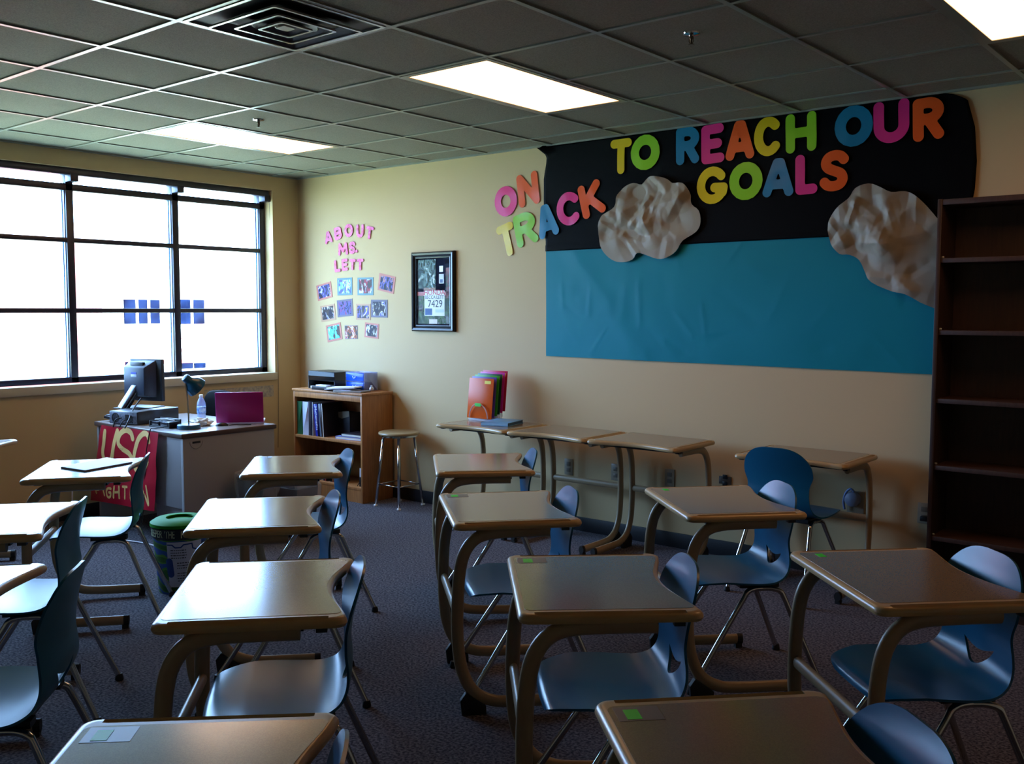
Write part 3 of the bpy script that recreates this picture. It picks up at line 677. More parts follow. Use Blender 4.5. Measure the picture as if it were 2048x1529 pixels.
obj('lid_ring', MB().lathe([(RB(.39)+.008, .375), (RB(.39)+.006, .392), (RB(.39)-.02, .408), (.075, .412), (.072, .405), (RB(.39)-.02, .398), (RB(.39)-.002, .38)][:6], 48), green, bn, smooth=40)
def wrap(mb, z, R, ang, tilt=0):
    out = []
    for x, y, h in mb.v:
        a = ang+x/R; rr = R+h; out.append((rr*math.cos(a), rr*math.sin(a), z+y))
    mb.v = out; return mb
VA = math.atan2(CAM.y+2.625, CAM.x-2.26)     # the side of the bin that faces the camera
for s, a, sz, sx in (('KEEPER', -1.02, .058, .60), ("'THE", -.38, .060, .48), ('RIVER', .44, .062, .88)):
    obj('printed_text', wrap(xf(text_mb(s, sz), Matrix.Diagonal((sx, 1, 1, 1))), .342, RB(.342)+.0055, VA+a), mat('lettering_cream', (206, 214, 170), .5), bn)
lbl = MB(); K = 24
for i in range(K+1):
    a = VA-.52+1.35*i/K
    for z in (.045, .30): lbl.v.append(((RB(z)+.0015)*math.cos(a), (RB(z)+.0015)*math.sin(a), z))
lbl.f = [(2*i, 2*i+2, 2*i+3, 2*i+1) for i in range(K)]
obj('white_panel', lbl, mat('panel_white', (206, 208, 226), .5), bn, smooth=True)
blue_m = mat('print_blue', (30, 66, 140), .5)
def arcstroke(pts, r, m):
    f = lambda x, y: min(segd(x, y, pts[i], pts[i+1]) for i in range(len(pts)-1))-r
    xs = [p[0] for p in pts]; ys_ = [p[1] for p in pts]
    return wrap(sdf_plate(f, min(xs)-r, max(xs)+r, min(ys_)-r, max(ys_)+r, 40, 24, .0006), 0, RB(.2)+.004, VA)
def wrapz(mb):
    mb.v = [((RB(z)+.0022+h)*math.cos(a), (RB(z)+.0022+h)*math.sin(a), z) for a, z, h in mb.v]; return mb
def cyl_plate(pts, r):   # drawn in (arc length, height) on the bin wall
    f = lambda x, y: min(segd(x, y, pts[i], pts[i+1]) for i in range(len(pts)-1))-r
    xs = [p[0] for p in pts]; ys_ = [p[1] for p in pts]
    m = sdf_plate(f, min(xs)-r*1.3, max(xs)+r*1.3, min(ys_)-r*1.3, max(ys_)+r*1.3, 40, 30, .0006); m.v = [(VA+x/.145, y, h) for x, y, h in m.v]; return wrapz(m)
obj('river_line', cyl_plate([(-.07, .285), (-.045, .285), (-.03, .27), (.0, .27), (.015, .285), (.06, .287), (.065, .26), (.09, .25)], .0035), blue_m, bn)
obj('blue_shape', cyl_plate([(-.066, .19), (-.060, .12)], .02), blue_m, bn)
lines = ['when the rain runs', 'down the street and', 'it carries the oil', 'grease and soap', '', 'it goes straight', 'to the river banks', 'where fish and birds', 'live and drink', '', 'keep the water', 'clean and clear', 'for every thing', 'that grows']
tx = mat('print_ink', (50, 52, 66), .6)
for i, s in enumerate(lines[:0]): pass
# illegible small printed lines shown as short wavy marks
paras = [MB(), MB(), MB()]
for i in range(13):
    z = .252-i*.0145
    if i in (4, 8): continue
    marks = paras[0 if i < 4 else 1 if i < 8 else 2]
    x0 = -.055 if i < 4 else -.022; x = x0
    while x < x0+.085:
        w_ = .006+.004*((i*7+int(x*900)) % 3); mseg = MB().box(x, x+w_, z, z+.005, 0, .0005)
        mseg.v = [(VA+a/.145, zz, h) for a, zz, h in mseg.v]; wrapz(mseg); marks.add(mseg.v, mseg.f); x += w_+.004
for marks in paras: obj('small_print', marks, tx, bn)
# grey basket with clear liner, beside the end panel
gb = thing('waste_basket', 'grey waste basket with clear liner against the teacher desk end panel', 'bin', (1.60, -1.63, 0))
obj('basket', MB().lathe([(.10, 0), (.135, .42), (.142, .43), (.130, .42), (.095, .01)], 36), mat('basket_grey', (70, 68, 72), .5), gb, smooth=40)
liner = mat('clear_liner', (200, 205, 215), .15, alpha=.35)
lm = MB(); R = []
for k, (r_, z) in enumerate(((.139, .30), (.150, .36), (.155, .43), (.150, .465), (.132, .462), (.118, .40))):
    R.append([Vector(((r_+.010*noise.noise(Vector((a*2, z*9, 1))))*math.cos(a), (r_+.010*noise.noise(Vector((a*2, z*9, 1))))*math.sin(a), z+.012*noise.noise(Vector((a*1.5, z*4, 5))))) for a in [2*PI*i/48 for i in range(48)]])
lm.rings(R); lm.f = lm.f[:-2]; obj('liner', lm, liner, gb, smooth=60)
rb = thing('recycling_bin', 'dark square recycling bin with clear liner near the oak bookcase', 'bin', (1.63, -1.335, 0), .1)
obj('bin_box', MB().rings([[Vector((x*k*.12, y*k*.10, z)) for x, y in ((-1, -1), (1, -1), (1, 1), (-1, 1))] for k, z in ((.85, 0), (1, .33), (.94, .33), (.82, .01))]), mat('bin_dark_blue', (16, 22, 44), .4), rb, bevel=.004)
lm = MB(); sqp = [(-1, -1), (-.3, -1.06), (.4, -.97), (1, -1), (1.05, 0), (1, 1), (.2, 1.05), (-1, 1), (-1.04, .1)]
lm.rings([[Vector((x*.125*k, y*.105*k, z+.012*noise.noise(Vector((x*3, y*3, z*5))))) for x, y in sqp] for k, z in ((1.02, .22), (1.08, .29), (1.10, .345), (1.02, .365), (.9, .33))]); lm.f = lm.f[:-2]
obj('liner', lm, liner, rb)

# ------------------------------------------------------------------ oak bookcase
bc = thing('oak_bookcase', 'small oak bookcase with two open shelves in the room corner', 'bookcase', (.795, -.19, 0))
bw, bd2, bh = .44, .17, .895
obj('side_panel', MB().box(-bw, -bw+.02, -bd2, bd2-.005, 0, bh-.02), oak_m, bc, bevel=.002)
obj('side_panel', MB().box(bw-.02, bw, -bd2, bd2-.005, 0, bh-.02), oak_m, bc, bevel=.002)
obj('back_panel', MB().box(-bw+.02, bw-.02, bd2-.012, bd2-.005, 0, bh-.02), oak_m, bc)
obj('top_board', MB().box(-bw-.008, bw+.008, -bd2-.008, bd2, bh-.02, bh), oakh_m, bc, bevel=.003)
obj('top_rail', MB().box(-bw+.02, bw-.02, -bd2, -bd2+.02, bh-.07, bh-.02), oakh_m, bc, bevel=.002)
for z in (.475, .10): obj('shelf', MB().box(-bw+.02, bw-.02, -bd2+.002, bd2-.012, z, z+.024), oakh_m, bc, bevel=.002)
obj('kick_board', MB().box(-bw+.02, bw-.02, -bd2+.004, -bd2+.02, 0, .10), oakh_m, bc)
BX0, BYF = .795, -.19
def book(x, h, w_, d_, rgb, label, z=.499, lean=0, y=-.08, title=None, cat='book', name='book', grp='books and binders on the upper shelf'):
    t = thing(name, label, cat, (BX0+x, BYF-.17+.02, z), 0, grp)
    m = Matrix.Rotation(lean, 4, 'Y') if lean else Matrix()
    c = mat('cover_%d_%d_%d' % rgb, rgb, .4)
    obj('cover', MB().box(0, .003, 0, d_, 0, h, m).box(w_-.003, w_, 0, d_, 0, h, m).box(0, w_, 0, .004, 0, h, m), c, t, bevel=.0008)
    obj('page_block', MB().box(.003, w_-.003, .004, d_-.004, .004, h-.004, m), mat('book_pages', (214, 210, 196), .8), t)
    if title:
        tm_ = text_mb(title, w_*.75); xf(tm_, m @ Matrix.Translation((w_/2, -.0006, h*.55)) @ Matrix.Rotation(PI/2, 4, 'X') @ Matrix.Rotation(PI/2*-1, 4, 'Z')); obj('spine_title', tm_, mat('title_white', (210, 220, 250), .5), t)
    return t
book(-.415, .285, .074, .25, (36, 92, 56), 'thick green binder at the left end of the upper shelf', name='binder', cat='binder')
book(-.339, .285, .077, .25, (200, 204, 222), 'thick white binder beside the green one on the upper shelf', name='binder', cat='binder')
book(-.260, .290, .022, .24, (60, 56, 66), 'thin grey brown book right of the white binder')
book(-.236, .290, .024, .24, (22, 24, 44), 'thin navy book right of the grey brown one')
book(-.210, .288, .007, .24, (190, 186, 180), 'very thin pale booklet leaning on the blue book')
book(-.166, .275, .053, .22, (16, 34, 132), 'thick bright blue book with white spine title, leaning', lean=-.12, title='Mathematics', name='book')
book(-.110, .280, .038, .22, (86, 92, 106), 'grey book leaning beside the bright blue one', lean=-.09)
lb_ = book(-.069, .283, .008, .22, (24, 24, 34), 'thin dark folder with a pale spine at the right of the standing books', lean=-.075)
obj('spine_strip', MB().box(0, .008, -.0008, .0006, 0, .283, Matrix.Rotation(-.075, 4, 'Y')), mat('pale_strip', (196, 190, 180), .6), lb_)
def flat(x, y, z, w_, d_, h, rgb, label, rz=0, name='book', cat='book', grp='books lying flat', pages=True):
    t = thing(name, label, cat, (x, y, z), rz, grp); c = mat('cover_%d_%d_%d' % rgb, rgb, .4)
    obj('cover', MB().box(-w_/2, w_/2, -d_/2, d_/2, 0, .003).box(-w_/2, w_/2, -d_/2, d_/2, h-.003, h).box(-w_/2, -w_/2+.003, -d_/2, d_/2, 0, h), c, t, bevel=.0008)
    obj('page_block', MB().box(-w_/2+.003, w_/2-.003, -d_/2+.003, d_/2-.003, .003, h-.003), mat('book_pages', (214, 210, 196), .8), t); return t
flat(BX0+.235, BYF-.03, .500, .33, .20, .022, (120, 128, 190), 'flat lavender book at the bottom of the small pile on the upper shelf', .1)
flat(BX0+.255, BYF-.02, .523, .27, .19, .022, (40, 30, 34), 'dark book on top of the small flat pile on the upper shelf', .05)
# boxed set standing at the back
dk = thing('book_stack', 'dark stack of notebooks with a pale torn sheet at the back of the shelf', 'notebooks', (BX0-.01, BYF+.08, .4995))
obj('notebooks', MB().box(-.08, .08, -.06, .06, 0, .20), mat('dark_cover', (14, 16, 28), .6, var=(8, (28, 30, 40), 3)), dk, bevel=.003)
obj('torn_sheet', MB().add([(-.078, -.062, .20), (.075, -.062, .215), (.075, -.062, .17), (.02, -.062, .155), (-.02, -.062, .145), (-.078, -.062, .155)]+[(-.078, -.0605, .20), (.075, -.0605, .215), (.075, -.0605, .17), (.02, -.0605, .155), (-.02, -.0605, .145), (-.078, -.0605, .155)], [(0, 1, 2, 3, 4, 5), (11, 10, 9, 8, 7, 6)]+[(i, (i+1) % 6, (i+1) % 6+6, i+6) for i in range(6)]), mat('kraft_sheet', (120, 112, 96), .7), dk)
# row of small paperbacks on the lower shelf
cols = [(150, 60, 50), (60, 90, 84), (190, 180, 160), (40, 40, 60), (170, 50, 40), (90, 60, 50), (200, 190, 180), (60, 80, 110), (150, 90, 50), (110, 30, 30)]
x = -.40; names = ['brick red', 'dull green', 'cream', 'navy', 'scarlet', 'brown', 'off white', 'slate blue', 'tan', 'maroon']
t0 = None
for i in range(22):
    w_ = .018+.010*((i*37) % 5)/5; h = .17+.02*((i*13) % 4)/4
    t = tag(obj('paperback', MB().box(0, w_-.001, 0, .12, 0, h), mat('paperback_%d' % (i % 10), cols[i % 10], .6), None, bevel=.001), 'small paperback standing in the packed row on the lower shelf of the oak bookcase', 'book', 'paperbacks on the lower shelf')
    t.location = (BX0+x, BYF-.13, .1245); x += w_+.001
fr = thing('photo_stand', 'small white card on a black stand at the right end of the lower shelf', 'photo stand', (BX0+.37, BYF-.10, .1245))
obj('stand', MB().box(-.03, .03, -.02, .03, 0, .075).tube([(-.04, -.03, .002), (-.03, -.02, .03)], .004, n=6), black_m, fr, bevel=.002)
obj('card', MB().box(-.032, .032, -.012, -.008, .078, .150), mat('card_white', (196, 196, 206), .5), fr)
obj('card_print', MB().box(-.012, .012, -.0128, -.0118, .095, .13), mat('card_print', (110, 110, 150), .5), fr)
# on top: black file sorter, blue drawers, papers
fs = thing('file_tray', 'black stacked letter tray on top of the oak bookcase', 'letter tray', (BX0-.16, BYF+.03, .896))
obj('tray_shell', MB().box(-.17, .17, .10, .105, 0, .15).box(-.17, -.165, -.12, .105, 0, .15).box(.165, .17, -.12, .105, 0, .15).box(-.17, .17, -.12, .105, 0, .004).box(-.17, .17, -.12, .105, .072, .076).box(-.17, .17, -.12, .105, .146, .15).box(-.17, .17, -.12, -.115, .076, .146), black_m, fs, bevel=.0015)
obj('file_papers', MB().box(-.15, .15, -.115, .09, .005, .022), MATS['paper_white'], fs)
bl_m = mat('blue_translucent', (30, 90, 225), .25, alpha=.85); cl_m = mat('clear_plastic', (200, 220, 255), .15, alpha=.35)
dw = thing('plastic_drawers', 'small blue plastic drawer unit on top of the oak bookcase', 'drawer unit', (BX0+.17, BYF+.07, .896))
obj('drawer_frame', MB().box(-.115, .115, -.075, .075, 0, .004).box(-.115, .115, -.075, .075, .075, .079).box(-.115, .115, -.075, .075, .150, .154).box(-.115, -.111, -.075, .075, 0, .154).box(.111, .115, -.075, .075, 0, .154).box(-.115, .115, .071, .075, 0, .154), cl_m, dw, bevel=.001)
for z in (.006, .081):
    d_ = obj('drawer', MB().box(-.108, .108, -.078, .068, z, z+.066), bl_m, dw, bevel=.004)
    obj('handle', MB().tube([(-.02+.04*k/8, -.082-.004*math.sin(PI*k/8), z+.04-.016*math.sin(PI*k/8)) for k in range(9)], .003, n=6), mat('handle_white', (220, 230, 250), .3), d_, smooth=True)
pp = MATS['paper_white']; fl2 = mat('folder_lilac', (170, 168, 188), .5); fl3 = mat('folder_tan', (128, 120, 112), .5)
def pile(name, x, y, z, w_, d_, h, rz, m, label, tilt=0):
    o = obj(name, MB().box(-w_/2, w_/2, -d_/2, d_/2, 0, h, Matrix.Rotation(tilt, 4, 'Y')), m, None, bevel=.0008); o.location = (x, y, z); o.rotation_euler = (0, 0, rz)
    return tag(o, label, 'papers', 'papers heaped on the bookcase')
pile('folder', BX0+.24, BYF-.10, .896, .28, .14, .012, .22, fl3, 'brown grey folder at the bottom of the heap on the bookcase')
pile('folder', BX0+.14, BYF-.115, .909, .28, .13, .006, .15, fl2, 'lilac folder under the white papers on the bookcase')
pile('paper_stack', BX0+.16, BYF-.105, .9225, .26, .15, .012, .35, pp, 'white paper stack uppermost of the heap on the bookcase', tilt=-.045)
pile('binder', BX0-.10, BYF-.13, .896, .20, .06, .030, .02, black_m, 'black slim case with paper strips in front of the letter tray')
pile('paper_strip', BX0-.08, BYF-.135, .927, .13, .05, .012, .02, pp, 'white card box lying on the black slim case')
ob_ = tag(obj('glass_ornament', MB().lathe([(.016, 0), (.020, .01), (.016, .024), (.008, .03), (.010, .036), (.004, .042)], 14), mat('ornament', (190, 196, 210), .15, metal=.4), None, smooth=30), 'small shiny ornament at the right end of the bookcase top', 'ornament'); ob_.location = (BX0+.37, BYF+.0, .909)
# red hair tie on the floor (small red brown thing)
rt = tag(obj('fabric_scrap', MB().tube([(.035*math.cos(2*PI*k/16), .022*math.sin(2*PI*k/16), .010+.004*math.sin(k*2.1)) for k in range(17)], .010, n=8), mat('maroon_cloth', (78, 30, 26), .8), None, smooth=True), 'small maroon cloth loop on the chair seat before the oak bookcase', 'cloth')
_t = DESKS[3][2]; rt.location = (DESKS[3][0]+.03*math.cos(_t)-.10*math.sin(_t)*-1, DESKS[3][1]+.03*math.sin(_t)-.10*math.cos(_t), .455)
# stool
st = thing('lab_stool', 'round seated stool with four chrome legs beside the oak bookcase', 'stool', (1.515, -.222, 0), 0)
obj('seat', MB().lathe([(.15, .577), (.160, .580), (.163, .588), (.160, .597), (.15, .602), (.02, .602)], 48), mat('stool_wood', (150, 128, 92), .3), st, smooth=35)
obj('seat_band', MB().lathe([(.150, .562), (.156, .565), (.156, .578), (.150, .580)], 48), chrome_m, st, smooth=35)
for sx in (-1, 1):
    for sy in (-1, 1):
        l_ = obj('leg', MB().tube([(sx*.085, sy*.085, .575), (sx*.132, sy*.132, .012)], .011, n=10), chrome_m, st, smooth=True)
        obj('foot_cap', MB().lathe([(.012, 0), (.016, .004), (.016, .012), (.012, .016)], 14, Matrix.Translation((sx*.133, sy*.133, 0))), mat('foot_white', (214, 216, 220), .3), l_, smooth=40)
rr = .118
obj('foot_ring', MB().tube([(-rr, -rr, .178), (rr, -rr, .178)], .005, n=8).tube([(rr, -rr, .178), (rr, rr, .178)], .005, n=8).tube([(rr, rr, .178), (-rr, rr, .178)], .005, n=8).tube([(-rr, rr, .178), (-rr, -rr, .178)], .005, n=8), chrome_m, st, smooth=True)

# ------------------------------------------------------------------ folder stand on the wall desk
fsx, fsy = 2.425, -.215
fst = thing('folder_stand', 'clear plastic stepped folder stand on the leftmost wall desk', 'folder stand', (fsx, fsy, DH+.001))
clr = mat('clear_acrylic', (225, 228, 245), .08, alpha=.35)
cm_ = MB()
for k in range(6):
    y = -.075+k*.026; z = .012+k*.010; cm_.box(-.10, .10, y, y+.018, 0, z)
obj('stepped_base', cm_, clr, fst, bevel=.001)
for y in (-.078, .088):
    A = []
    for k in range(17):
        a = PI*k/16; A.append((-.088*math.cos(a), y, .02+.105*math.sin(a)))
    obj('hoop', MB().tube(A, .0028, .006, n=8, side=(0, 1, 0)), mat('acrylic_edge', (225, 220, 235), .1, alpha=.7), fst, smooth=True)
obj('green_label', MB().box(-.028, .03, -.0845, -.0825, .105, .128), mat('note_green', (60, 200, 70), .6), fst)
FC = [((206, 84, 6), 'orange'), ((96, 70, 150), 'purple'), ((60, 150, 30), 'bright green'), ((24, 70, 48), 'dark green'), ((200, 50, 150), 'magenta'), ((190, 30, 70), 'rose red')]
for k, (c, nm) in enumerate(FC):
    y = fsy-.070+k*.026; z = DH+.0165+k*.0102; lean = math.radians(-6)
    t = thing('paper_folder', nm+' paper folder, '+('foremost' if k == 0 else 'rearmost' if k == 5 else ('second', 'third', 'fourth', 'fifth')[k-1])+' in the clear stand against the wall', 'folder', (fsx+.004*k, y, z), 0, 'bright folders in the stand')
    m = Matrix.Rotation(lean, 4, 'X')
    obj('cover', MB().box(-.120, .118, 0, .0035, 0, .295, m), mat('folder_%d' % k, c, .3, spec=.25), t, bevel=.001)
    obj('yellow_tab', MB().box(.032+.002*k, .092+.002*k, -.0012, 0, .255, .278, m), mat('note_yellow', (226, 206, 60), .6), t)
    if k in (0, 2, 4): obj('inner_sheet', MB().box(-.112, .112, .0037, .006, .008, .290, m), mat('inner_sheet', (210, 200, 120), .7), t)
bb = thing('binder', 'light blue binder lying flat on the seam of two wall desks', 'binder', (2.735, -.325, DH+.001), math.radians(16), None)
bb.location = (2.705, -.335, DH+.0015)
lb_m = mat('binder_blue', (110, 160, 196), .4)
obj('cover', MB().box(-.105, .105, -.13, .13, 0, .003).box(-.105, .105, -.13, .13, .021, .024).box(-.105, .105, -.13, -.127, 0, .024), lb_m, bb, bevel=.0008)
obj('page_block', MB().box(-.10, .10, -.126, .126, .003, .021), mat('binder_side', (60, 96, 124), .6), bb)
bb.location = (2.70, -.345, DH+.0015); bb.rotation_euler = (0, 0, math.radians(14))

# ------------------------------------------------------------------ outlets on the letter wall
plate_m = mat('plate_grey', (150, 140, 120), .4); 
def outlet(u, v, label, w_=.072, h=.116, m=plate_m):
    p = at(u, v, 1, 0); t = thing('wall_outlet', label, 'outlet', (p.x, 0, p.z), 0, 'wall outlets')
    obj('cover_plate', MB().box(-w_/2, w_/2, -.007, 0, -h/2, h/2), m, t, bevel=.002)
    for z in (-.022, .022): obj('socket', MB().box(-.017, .017, -.0095, -.006, z-.014, z+.014), black_m if m is not plate_m else mat('socket_grey', (110, 102, 90), .4), t, bevel=.002)
    return t
outlet(1138, 934, 'grey wall outlet under the left and middle wall desks')
outlet(1232, 945, 'grey wall outlet behind the meeting legs of the wall desks')
outlet(1340, 956, 'grey wall outlet under the right wall desk')
outlet(1451, 961, 'small dark wall jack between the desk row and the lone wall desk', .085, .05, mat('jack_dark', (74, 64, 52), .5))
p = at(1712, 1003, 1, 0)
nb = thing('wall_box', 'pale round faced fixture with blue ribbon on a wall plate under the lone desk', 'wall fixture', (p.x, 0, p.z))
obj('back_plate', MB().box(-.05, .05, -.01, 0, -.08, .06), plate_m, nb, bevel=.002)
obj('round_face', MB().lathe([(.045, 0), (.043, .03), (.03, .042), (.0, .044)], 30, Matrix.Translation((-.012, -.01, .015)) @ Matrix.Rotation(PI/2, 4, 'X')), mat('fixture_blue_grey', (130, 140, 165), .5), nb, smooth=40)
obj('ribbon', MB().tube(smoothpath([(-.055, -.03, -.05), (-.06, -.035, .0), (-.045, -.04, .05), (-.02, -.04, .075), (0, -.035, .06)], 5), .007, n=6), mat('ribbon_blue', (120, 150, 210), .5), nb, smooth=True)
o_ = outlet(1849, 1027, 'wall outlet with a black plug beside the tall dark bookcase')
obj('plug', MB().box(-.012, .028, -.045, -.008, -.038, -.012), black_m, o_, bevel=.003)

# ------------------------------------------------------------------ tall dark bookcase
rs = thing('tall_bookcase', 'tall dark stained bookcase with empty shelves at the right edge', 'bookcase', (6.05, -.170, 0))
rw, rd, rh = .465, .135, 2.14
for s in (-1, 1): obj('side_panel', MB().box(min(s*rw, s*(rw-.022)), max(s*rw, s*(rw-.022)), -rd, rd, 0, rh), dark_m, rs, bevel=.002)
obj('back_panel', MB().box(-rw+.022, rw-.022, rd-.008, rd, .02, rh-.02), dark_m, rs)
obj('top_board', MB().box(-rw+.022, rw-.022, -rd+.002, rd-.008, rh-.03, rh-.002), darkh_m, rs, bevel=.002)
for z in (1.815, 1.445, 1.090, .740, .365, .06): obj('shelf', MB().box(-rw+.0225, rw-.0225, -rd+.006, rd-.009, z, z+.024), darkh_m, rs, bevel=.002)
for z in (1.845, 1.475, .77, .395):
    obj('shelf_pin', MB().lathe([(.005, 0), (.005, .008), (.003, .01)], 10, Matrix.Translation((-rw+.022, -rd+.03, z)) @ Matrix.Rotation(PI/2, 4, 'Y')), mat('pin_white', (200, 200, 200), .4), rs)
obj('kick_board', MB().box(-rw+.022, rw-.022, -rd+.02, -rd+.03, 0, .06), dark_m, rs)

# ------------------------------------------------------------------ paper mural on the letter wall
blackp = mat('black_poster_paper', (5, 5, 5), .6, spec=.06); bluep = mat('blue_poster_paper', (8, 126, 142), .5, spec=.18)
def interp(tab, t):
    for (a, va), (b_, vb) in zip(tab, tab[1:]):
        if t <= b_: return va+(vb-va)*(t-a)/(b_-a)
    return tab[-1][1]
def sheet(nx, nz, fx, fz, fy, thick=.0006):
    A = []; B_ = []
    for i in range(nx+1):
        for j in range(nz+1):
            s, t = i/nx, j/nz; x, z = fx(s, t), fz(s, t); y = fy(s, t, x, z); A.append((x, -y-thick, z)); B_.append((x, -y, z))
    F = []; k = lambda i, j: i*(nz+1)+j; n_ = len(A)
    for i in range(nx):
        for j in range(nz):
            F.append((k(i, j), k(i+1, j), k(i+1, j+1), k(i, j+1))); F.append(tuple(n_+q for q in (k(i, j), k(i, j+1), k(i+1, j+1), k(i+1, j))))
    e = [k(i, 0) for i in range(nx+1)]+[k(nx, j) for j in range(1, nz+1)]+[k(i, nz) for i in range(nx-1, -1, -1)]+[k(0, j) for j in range(nz-1, 0, -1)]
    for a, b_ in zip(e, e[1:]+e[:1]): F.append((a, a+n_, b_+n_, b_))
    return MB().add(A+B_, F)
def ridge(x, z, s): return 1-abs(noise.noise(Vector((x*s, z*s, 4.2))))
rb_ = random.Random(5); BCR = []
for k in range(40):
    a_ = (rb_.uniform(2.85, 5.4), rb_.uniform(1.25, 1.6) if k < 22 else rb_.uniform(1.25, 1.98)); an = rb_.uniform(0, PI); L_ = rb_.uniform(.04, .3)
    BCR.append((a_, (a_[0]+L_*math.cos(an), a_[1]+L_*math.sin(an)), rb_.uniform(.02, .06), rb_.choice((-1, 1))*rb_.uniform(.0008, .0022)))
def fy_blue(s, t, x, z):
    e_ = sum(am*(1-segd(x, z, a, b_)/w_) for a, b_, w_, am in BCR if segd(x, z, a, b_) < w_)
    d = .004+e_+.004*noise.noise(Vector((x*1.3, z*2, 0)))+.003*abs(noise.noise(Vector((x*3+z*2.2, z*1.2, 7))))
    # diagonal soft fold from upper left to lower middle and small creases near the bottom
    u_ = (x-3.05)*.80-(2.0-z)*.62*1.0; d += .004*math.exp(-(u_/.07)**2)
    if z < 1.55: d += .004*noise.voronoi(Vector((x*4, z*4, 1)))[0][0]*(1.55-z)/.3
    return min(max(d, .0012), .012)
bl_ = sheet(260, 90, lambda s, t: 2.822+(6.2-2.822)*s+.006*(1-t)*(1-s), lambda s, t: (1.238-.022*s)*(1-t)+(2.02)*t, fy_blue)
tag(obj('blue_poster_paper', bl_, bluep, None, smooth=40), 'wide bright blue paper sheet on the wall below the black one', 'poster paper')
ledge = [(0, 0), (.1, .0), (.25, -.012), (.5, -.02), (.7, -.022), (.85, .0), (.93, .005), (1, -.05)]
redge = [(0, 0), (.3, .03), (.5, .035), (.75, .02), (.95, -.02), (.98, -.045), (1, -.10)]
def fy_black(s, t, x, z):
    d = .006+.003*noise.noise(Vector((x*1.1, z*1.7, 9)))+.004*abs(noise.noise(Vector((x*2.5, z*3.2, 5))))+.004*noise.voronoi(Vector((x*2.2, z*2.2, 3)))[0][0]
    if s < .12 and t < .5: d += .003*math.sin((x+z)*14)*(1-s/.12)
    if s < .03 and t > .9: d += .05*(t-.9)/.1*(1-s/.03)
    return max(d, .0125 if z < 2.03 else .006)
bk = sheet(150, 60, lambda s, t: (2.822+interp(ledge, t))*(1-s)+(5.655+interp(redge, t))*s, lambda s, t: (1.990+.01*s)*(1-t)+(2.736-(.012 if s < .01 else 0)-(.02*(max(0, s-.985)/.015)))*t, fy_black)
tag(obj('black_poster_paper', bk, blackp, None, smooth=True), 'wide black paper sheet hung from the ceiling line along the wall', 'poster paper')
# clouds
kraft = mat('cloud_paper', (150, 142, 126), .5, spec=.25)
def inpoly(x, y, P):
    c = False; n_ = len(P)
    for i in range(n_):
        a, b_ = P[i], P[(i+1) % n_]
        if (a[1] > y) != (b_[1] > y) and x < (b_[0]-a[0])*(y-a[1])/(b_[1]-a[1])+a[0]: c = not c
    return c
def cloud(px, label, name='paper_cloud'):
    W_ = [at(u, v, 1, -.02) for u, v in px]; P = [(p.x, p.z) for p in W_]
    sm = smoothpath([(a, 0, b_) for a, b_ in P+P[:1]], 3)[:-1]; P = [(p.x, p.z) for p in sm]
    def f(x, y): d = min(segd(x, y, P[i], P[(i+1) % len(P)]) for i in range(len(P))); return -d if inpoly(x, y, P) else d
    def h(x, y):
        hh = .022+.014*noise.noise(Vector((x*2.2, y*2.2, 3)))
        for a, b_, w_, am in cr:
            d = segd(x, y, a, b_)
            if d < w_: hh += am*(1-d/w_)
        hh += .004*noise.voronoi(Vector((x*9, y*9, 6.5)))[0][0]
        return .014+max(0, hh-.004)*max(.15, min(1, (5.60-x)/.25))
    rs_ = random.Random(len(px)); cr = []
    for k in range(46):
        q_ = rs_.choice(P); cx_ = sum(p[0] for p in P)/len(P); cy_ = sum(p[1] for p in P)/len(P); f_ = rs_.random()**.7
        x0_, y0_ = q_[0]*f_+cx_*(1-f_), q_[1]*f_+cy_*(1-f_); an = rs_.uniform(0, PI); L_ = rs_.uniform(.05, .22)
        cr.append(((x0_, y0_), (x0_+L_*math.cos(an), y0_+L_*math.sin(an)), rs_.uniform(.03, .10), rs_.choice((-1, 1, 1))*rs_.uniform(.006, .018)))
    xs = [p[0] for p in P]; zs = [p[1] for p in P]
    m = sdf_plate(f, min(xs)-.01, max(xs)+.01, min(zs)-.01, max(zs)+.01, 150, 130, .0008, lambda x, y: min(.033, h(x, y)) if x > 5.56 else max(.013, h(x, y)))
    m.v = [(x, -z, y) for x, y, z in m.v]
    return tag(obj(name, m, kraft, None, smooth=24), label, 'paper cloud', 'crumpled paper clouds')
c1 = [(915, 1180), (925, 1090), (960, 1030), (1040, 975), (1065, 880), (1110, 820), (1180, 790), (1245, 800), (1300, 745), (1370, 740), (1440, 760), (1480, 790), (1560, 790), (1610, 850), (1625, 950), (1680, 1000), (1692, 1090), (1660, 1160), (1560, 1230), (1510, 1310), (1440, 1360), (1370, 1370), (1280, 1340), (1215, 1325), (1170, 1375), (1100, 1395), (1030, 1385), (970, 1340), (930, 1270)]
cloud([(960+x/3.823, 160+y/3.823) for x, y in c1], 'crumpled pale paper cloud under the word TO')
c2 = [(830, 1150), (850, 1060), (900, 990), (990, 910), (1040, 830), (1140, 792), (1230, 820), (1320, 860), (1420, 852), (1500, 885), (1570, 950), (1655, 1050)]
c2 = [(1440+x/3.823, 160+y/3.823) for x, y in c2]+[(1888, 452), (1902, 500), (1904, 560), (1896, 606), (1880, 622), (1869, 617), (1841, 605), (1813, 589), (1785, 583), (1745, 565), (1732, 545), (1720, 521), (1700, 510), (1680, 508), (1662, 486)]
cloud(c2, 'crumpled pale paper cloud partly behind the tall bookcase')
